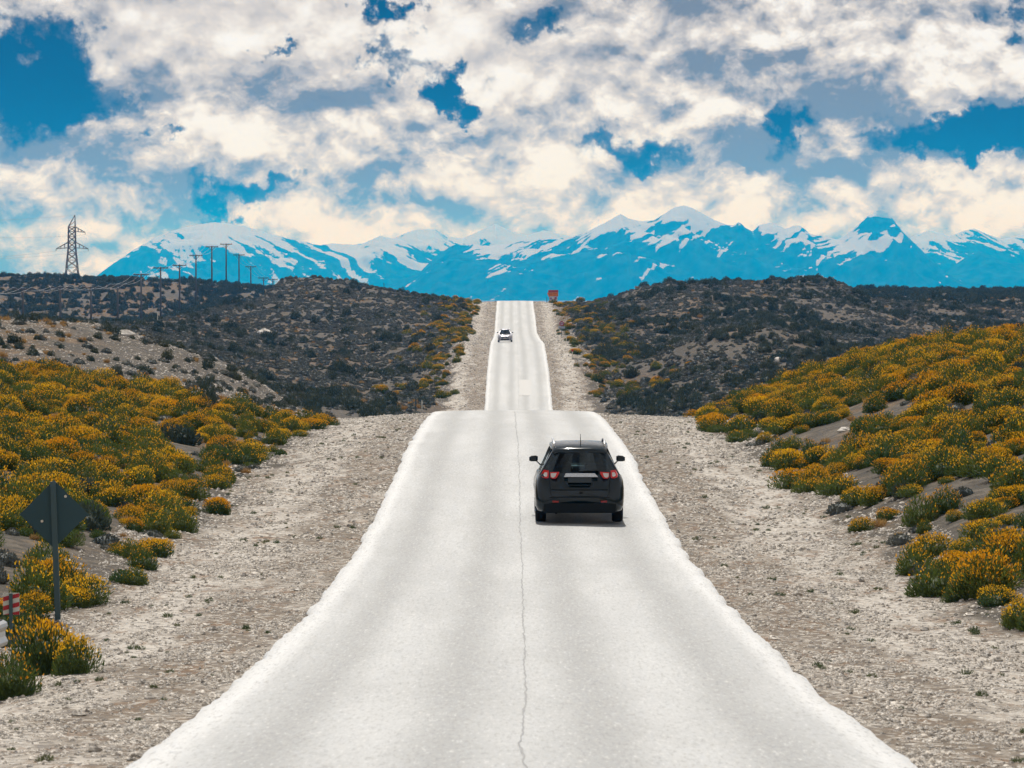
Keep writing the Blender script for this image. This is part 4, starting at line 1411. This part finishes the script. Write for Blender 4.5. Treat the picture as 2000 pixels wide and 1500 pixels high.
    MB().tube([(-.52, .15, .27), (-.50, .8, .30)], .035, 8).build('exhaust_pipe', BLACK_PL, root)
    return root


def on_road(x, z, wheelbase=3.02, first=.98):
    """height and pitch of a car whose rear end lies at distance z"""
    za, zb_ = z + first, z + first + wheelbase
    f = lambda q: CZ + float(road_h([q])[0]) + .05 * (1 - abs(x - float(road_x(q))) / 3.35)
    ha, hb = f(za), f(zb_)
    sl = math.atan2(hb - ha, wheelbase)
    return ha - first * math.tan(sl), sl


zr = 84.6
xr = 132.5 * (zr) / F
h0, sl = on_road(xr, zr)
car('dark_car', (xr, zr, h0), 0, sl, P_DARK, 'dark blue-black family car seen from behind, driving away in the right lane')

zf = 484.0
xf = (986.5 - 1000) * zf / F
ha = CZ + float(road_h([zf + .8])[0]) + .02; hb = CZ + float(road_h([zf + 3.8])[0]) + .02
sl2 = math.atan2(hb - ha, 3.0)
oc = car('silver_car', (xf, zf + 4.95, hb + 1.0 * math.tan(sl2)), math.pi, -sl2, P_SILVER, 'small silver car approaching in the left lane on the far rise', scl=.95)


# ------------------------------------------------------------------ signs and roadside furniture
def gz(x, y):
    return float(ground_z([x], [y])[0])


# diamond warning sign seen from the back
zs_ = 61.0
xs_ = (104 - 1000) * zs_ / F
g0 = gz(xs_, zs_)
sg = empty('warning_sign', (xs_, zs_, g0))
tag(sg, 'dark back of a diamond-shaped road sign on a leaning post at left', 'road sign')
cz_ = CZ + (HY - 1005) * zs_ / F - g0
d_ = .56
rc = []
for k in range(4):                       # rounded corners
    a0 = k * math.pi / 2
    for q in (-.06, 0, .06):
        a = a0 + q
        rr_ = d_ - (.0 if abs(q) < .01 else .045)
        rc.append((rr_ * math.sin(a), rr_ * math.cos(a)))
pl = MB().prism(rc, lambda u, v: (u, 0.03, cz_ + v), lambda u, v: (u, .034, cz_ + v)).build('sign_plate', SIGNBACK, sg)
BOLT = mat('bolt_zinc', (.75, .68, .58), .4, .5)
for (bx, bz) in ((.185, .285), (-.19, -.11)):
    MB().tube([(bx, .03, cz_ + bz), (bx, .012, cz_ + bz)], .022, 8).build('bolt', BOLT, pl)
lean = .075
MB().hexa([(-.045 + lean, -.02, -.5), (.045 + lean, -.02, -.5), (.045 + lean, .028, -.5), (-.045 + lean, .028, -.5)],
          [(-.045 - .01, -.02, cz_ + .52), (.045 - .01, -.02, cz_ + .52), (.045 - .01, .028, cz_ + .52), (-.045 - .01, .028, cz_ + .52)]).build('post', POSTM, sg)

# red and white hazard marker and the rail end before it
RED = mat('marker_red', (.42, .012, .022), .45)
WHITE = mat('marker_white', (.62, .62, .56), .5)
zm = 56.0
xm = (20 - 1000) * zm / F
gm_ = gz(xm, zm)
top = CZ + (HY - 1159) * zm / F - gm_
mk = empty('hazard_marker', (xm, zm, gm_))
tag(mk, 'red and white striped hazard marker on a dark post at the left edge', 'marker post')
MB().box((0, -.03, (top - .5) / 2), (.05, .04, top + .5)).build('post', POSTM, mk)
MB().box((0, .012, top - .16), (.24, .01, .32)).build('panel', WHITE, mk)
for k in range(3):
    zc = top - .06 - k * .135
    lo, hi = max(zc - .07, top - .318), min(zc + .07, top - .004)
    poly = [(-.118, zc - .065), (.118, zc + .0), (.118, zc + .065), (-.118, zc - .0)]
    poly = [(u, min(max(v, top - .318), top - .002)) for u, v in poly]
    MB().prism(poly, lambda u, v: (u, .005, v), lambda u, v: (u, .0025, v)).build('stripe', RED, mk)

zg = 45.5
xg = (22 - 1000) * zg / F
gg = gz(xg, zg)
rail_z = CZ + (HY - 1238) * zg / F
gd = empty('guard_rail', (xg, zg, gg))
tag(gd, 'bright end of a galvanised guard rail in the shrubs at the left edge', 'guard rail')
prof = [(.0, -.155), (.04, -.13), (.05, -.09), (.02, -.03), (.02, .03), (.05, .09), (.04, .13), (0, .155)]
rings = []
for i in range(7):
    yy_ = -3.2 + 3.2 * i / 6
    xx = -.30 * (1 - i / 6) - .10
    rings.append([(xx + a, yy_, rail_z - gg + b) for a, b in prof] + [(xx + a - .006, yy_, rail_z - gg + b) for a, b in reversed(prof)])
for k in range(1, 8):                     # bull nose
    a = k / 7 * math.pi
    cx, cy, r_ = -.25, 0, .15
    rings.append([(cx + (r_ + p) * math.cos(a), cy + (r_ + p) * math.sin(a), rail_z - gg + q) for p, q in prof] +
                 [(cx + (r_ + p - .006) * math.cos(a), cy + (r_ + p - .006) * math.sin(a), rail_z - gg + q) for p, q in reversed(prof)])
MB().loft(rings, True, True).build('rail', GALV, gd)
for yp in (-.35, -2.6):
    MB().box((-.32 if yp < -1 else -.19, yp, (rail_z - gg) / 2 - .2), (.10, .14, rail_z - gg + .35)).build('post', GALV, gd)

# round restriction sign with a plate beneath, far on the right
zq = 566.0
xq = (1097 - 1000) * zq / F
gq = gz(xq, zq)
rs_ = empty('round_sign', (xq, zq, gq))
tag(rs_, 'small round red-rimmed road sign with a pale plate beneath, far right verge', 'road sign')
ctr = CZ + (HY - 632) * zq / F - gq
n = 20
ring_o = [(.36 * math.cos(2 * math.pi * k / n), .36 * math.sin(2 * math.pi * k / n)) for k in range(n)]
MB().prism(ring_o, lambda u, v: (u, 0, ctr + v), lambda u, v: (u, .03, ctr + v)).build('rim', mat('sign_red', (.30, .03, .08), .5), rs_)
MB().prism([(u * .62, v * .62) for u, v in ring_o], lambda u, v: (u, -.012, ctr + v), lambda u, v: (u, -.002, ctr + v)).build('face', mat('sign_mauve', (.42, .36, .42), .5), rs_)
MB().box((0, -.016, ctr), (.40, .006, .09)).build('mark', mat('sign_mark', (.22, .01, .16), .5), rs_)
MB().box((0, 0, ctr - .58), (1.0, .03, .34)).build('plate', mat('sign_pale', (.30, .34, .42), .5), rs_)
MB().box((0, .05, (ctr) / 2 - .2), (.09, .06, ctr + .4)).build('post', POSTM, rs_)

# dark back of a rectangular sign, far on the left
zb = 590.0
xb = (917.5 - 1000) * zb / F
gb = gz(xb, zb)
bs = empty('sign_back', (xb, zb, gb))
tag(bs, 'dark back of a rectangular road sign, far left verge beside the silver car', 'road sign')
ct = CZ + (HY - 642) * zb / F - gb
MB().box((0, 0, ct), (.86, .03, 1.15)).build('sign_plate', SIGNBACK, bs)
MB().box((0, -.05, ct / 2 - .1), (.09, .06, ct + .9)).build('post', POSTM, bs)

# orange roadside board on the crest
zo = 716.0
xo = (1080.5 - 1000) * zo / F
go_ = gz(xo, zo)
ob = empty('orange_board', (xo, zo, go_))
tag(ob, 'orange and red roadside board on posts at the top of the far rise', 'billboard')
tz = CZ + (HY - 566.5) * zo / F - go_
OR_ = mat('board_orange', (.62, .17, .012), .55); ORR = mat('board_red', (.42, .05, .03), .55); DKB = mat('board_mark', (.12, .04, .02), .6)
MB().box((0, 0, tz - .82), (1.85, .06, .76)).build('panel', OR_, ob)
MB().box((0, 0, tz - .215), (1.85, .06, .43)).build('panel', ORR, ob)
MB().box((-1.0, 0, tz - .65), (.16, .05, .36)).build('side_arrow', OR_, ob)
for (u, v, ww) in ((-.45, -.56, .5), (.35, -.62, .6), (-.5, -.86, .55), (.25, -.95, .35), (.1, -.25, .9), (-.6, -.3, .25)):
    MB().box((u, -.036, tz + v), (ww, .008, .07)).build('mark', DKB, ob)
lw = MB().box((.02, 0, tz - 1.56), (1.5, .06, .66)).build('lower_panel', mat('board_white', (.55, .52, .55), .55), ob)
for (u, v, ww, hh, c) in ((-.45, -1.6, .42, .42, (.25, .18, .32)), (.0, -1.5, .3, .25, (.6, .58, .6)), (.45, -1.45, .42, .35, (.36, .08, .12)), (.3, -1.72, .36, .2, (.2, .14, .28)), (-.1, -1.75, .3, .16, (.3, .28, .4))):
    MB().box((u, -.036, tz + v), (ww, .008, hh)).build('sticker', mat('sticker', c, .5), lw)
for s in (-.7, .7):
    MB().box((s, .08, tz / 2 - .4), (.12, .08, tz + .7)).build('post', POSTM, ob)

# small stakes along the verges
for (px_, py_, h, c, lab) in ((1118, 700, .8, 'r', 'short red-topped stake on the far right verge'), (1106, 668, .9, 'w', 'pale stake just below the round sign on the far right verge'),
                              (1068, 592, 1.0, 'd', 'thin dark stake left of the orange board on the far crest'), (750, 568, 1.4, 'd', 'thin post on the skyline of the left hill'),
                              (812, 803, 1.2, 'd', 'dark stake behind the near crest left of the road'), (824, 804, 1.0, 'w', 'pale stake behind the near crest left of the road'), (308, 632, 1.6, 'w', 'pale post below the pole line on the left')):
    x, y, z = ground_at(px_, py_, 300)
    e = empty('marker_stake', (x, y, z)); tag(e, lab, 'stake')
    MB().box((0, 0, h / 2 - .15), (.10, .10, h + .3)).build('stake', POSTM if c == 'd' else WHITE, e)
    if c == 'r': MB().box((0, 0, h + .12), (.20, .12, .26)).build('reflector', RED, e)

# ------------------------------------------------------------------ power lines
POLES = [45, 118, 178, 230, 276, 314, 351, 383, 414, 442, 467, 490, 515, 533]
PTOP = [563, 560, 560, 556, 535, 522, 517, 498, 481, 476, 497, 520, 542, 545]
X0 = -88.9
tops = []
base_pole = None
for i, (px_, pt) in enumerate(zip(POLES, PTOP)):
    Z = F * X0 / (px_ - 1000)
    topz = CZ + (HY - pt) * Z / F
    g = gz(X0, Z)
    H = topz - g
    e = empty('utility_pole', (X0, Z, g))
    if px_ < 240: lab = 'wooden utility pole standing wholly in front of the dark left hillside'
    elif px_ < 400: lab = 'wooden utility pole on the left hillside with its crossarm against the mountains'
    elif px_ < 500: lab = 'tall wooden utility pole on the left ridge against the snowy mountain'
    else: lab = 'distant utility pole whose crossarm just clears the ridge beside the flat-topped hill'
    tag(e, lab, 'utility pole', 'utility poles along the left ridge')
    MB().tube([(0, 0, -.5), (0, 0, H)], [.25, .19], 8).build('pole', WOOD, e, True)
    MB().box((0, -.16, H - .18), (3.7, .18, .26)).build('crossarm', WOOD, e)
    for s in (-1, 1):
        MB().tube([(0, -.2, H - 1.3), (s * 1.0, -.2, H - .25)], .05, 4).build('brace', WOOD, e)
    for s in (-1.65, 0, 1.65):
        MB().tube([(s, -.16, H - .09), (s, -.16, H + .12), (s, -.16, H + .22)], [.05, .09, .04], 6).build('insulator', INSUL, e)
    tops.append(Vector((X0, Z - .16, topz + .2)))
ends = [Vector((X0, tops[0].y - 55, tops[0].z - .5))] + tops
for s, nm in ((-1.65, 'left'), (0, 'middle'), (1.65, 'right')):
    pts = []
    for a, b in zip(ends[:-1], ends[1:]):
        for k in range(8):
            t = k / 8
            p = a.lerp(b, t); p.z -= 4 * .9 * t * (1 - t); p.x += s
            pts.append(p)
    pts.append(ends[-1] + Vector((s, 0, 0)))
    o = MB().tube(pts, .022, 4).build('power_cable', WIRE)
    tag(o, 'thin %s cable strung along the row of wooden poles' % nm, 'cable')

# lattice pylon
zp = 1500.0
xp = (141 - 1000) * zp / F
gp_ = gz(xp, zp)
k_ = zp / F
py = empty('lattice_pylon', (xp, zp, gp_))
tag(py, 'steel lattice electricity pylon on the left skyline', 'pylon')
ph = CZ + (HY - 420) * k_ - gp_


def lv(row):
    return CZ + (HY - row) * k_ - gp_


def half(z):
    return float(np.interp(z, [0, lv(484), lv(450), lv(442)], [13.5 * k_, 7.2 * k_, 6.5 * k_, 6.5 * k_]))


th = .17
ztop = lv(443)
for sx in (-1, 1):
    for sy in (-1, 1):
        MB().tube([(sx * half(0), sy * half(0), -.5), (sx * half(lv(484)), sy * half(lv(484)), lv(484)), (sx * half(ztop), sy * half(ztop), ztop)], th, 4).build('leg', LATTICE, py)
br = MB()
lev = [0, lv(522), lv(508), lv(495), lv(484), lv(473), lv(462), lv(452), ztop]
for a, b in zip(lev[:-1], lev[1:]):
    ha_, hb_ = half(a), half(b)
    for f in range(4):
        c_, s_ = [(1, 0), (0, 1), (-1, 0), (0, -1)][f]
        def P(u, h_, z): return ((c_ * h_ - s_ * u * h_), (s_ * h_ + c_ * u * h_), z)
        br.tube([P(-1, ha_, a), P(1, hb_, b)], th * .62, 4)
        br.tube([P(1, ha_, a), P(-1, hb_, b)], th * .62, 4)
        br.tube([P(-1, hb_, b), P(1, hb_, b)], th * .6, 4)
br.build('bracing', LATTICE, py)


def arm(x_end, row, root_rows, side):
    z0, z1 = lv(root_rows[0]), lv(root_rows[1])
    tip = (x_end, 0, lv(row))
    m_ = MB()
    for sy in (-1, 1):
        for zz in (z0, z1):
            m_.tube([(side * half(zz), sy * half(zz), zz), tip], th * .8, 4)
        h0_ = half(z1)
        for q in (.3, .6):
            a = Vector((side * half(z0), sy * half(z0), z0)).lerp(Vector(tip), q)
            b = Vector((side * half(z1), sy * half(z1), z1)).lerp(Vector(tip), q)
            m_.tube([a, b], th * .5, 4)
    o = m_.build('crossarm', LATTICE, py)
    MB().tube([tip, (tip[0], 0, tip[2] - .9)], [.08, .14], 6).build('insulator', INSUL, o)
    return Vector((xp + tip[0], zp, gp_ + tip[2] - .9))


t1 = arm(-31 * k_, 486, (484, 473), -1)
t2 = arm(32 * k_, 486, (484, 473), 1)
t3 = arm(26 * k_, 454, (452, 443), 1)
pk = MB()
for sx in (-1, 1):
    for sy in (-1, 1):
        pk.tube([(sx * half(ztop), sy * half(ztop), ztop), (6.0 * k_, 0, ph)], th * .8, 4)
pk.tube([(-half(ztop), 0, ztop), (6 * k_, 0, lv(432))], th * .6, 4)
pk.build('peak', LATTICE, py)
t4 = Vector((xp + 6 * k_, zp, gp_ + ph))
for tpt, nm, dx, dz in ((t1, 'lower left', -90, 4), (t2, 'lower right', -90, 4), (t3, 'upper right', -90, 9), (t4, 'topmost', -90, 4)):
    pts = []
    a, b = tpt, tpt + Vector((dx, -330, dz))
    for k in range(25):
        t = k / 24
        p = a.lerp(b, t); p.z -= 4 * 6.0 * t * (1 - t)
        pts.append(p)
    o = MB().tube(pts, .035, 4).build('transmission_line', mat('line_metal', (.35, .36, .38), .4, .5))
    tag(o, 'thin %s line running left from the lattice pylon' % nm, 'cable')

# ------------------------------------------------------------------ haze over the plain, out to the mountains
hz = bpy.data.materials.new('haze_air'); hz.use_nodes = True
t = hz.node_tree; t.nodes.clear(); N = NT(t)
out = N.n('ShaderNodeOutputMaterial')
pv = N.n('ShaderNodeVolumePrincipled')
N.put(pv.inputs['Color'], (.0, .345, 1.0))
N.put(pv.inputs['Absorption Color'], (1, 1, 1))
pv.inputs['Density'].default_value = HAZE_DENSITY
pv.inputs['Anisotropy'].default_value = 0.3
t.links.new(pv.outputs[0], out.inputs['Volume'])
hb_ = MB().box((0, 14200, 150), (20000, 29000, 600)).build('haze', hz)
tag(hb_, 'blue air haze between the road and the mountains', kind='stuff')
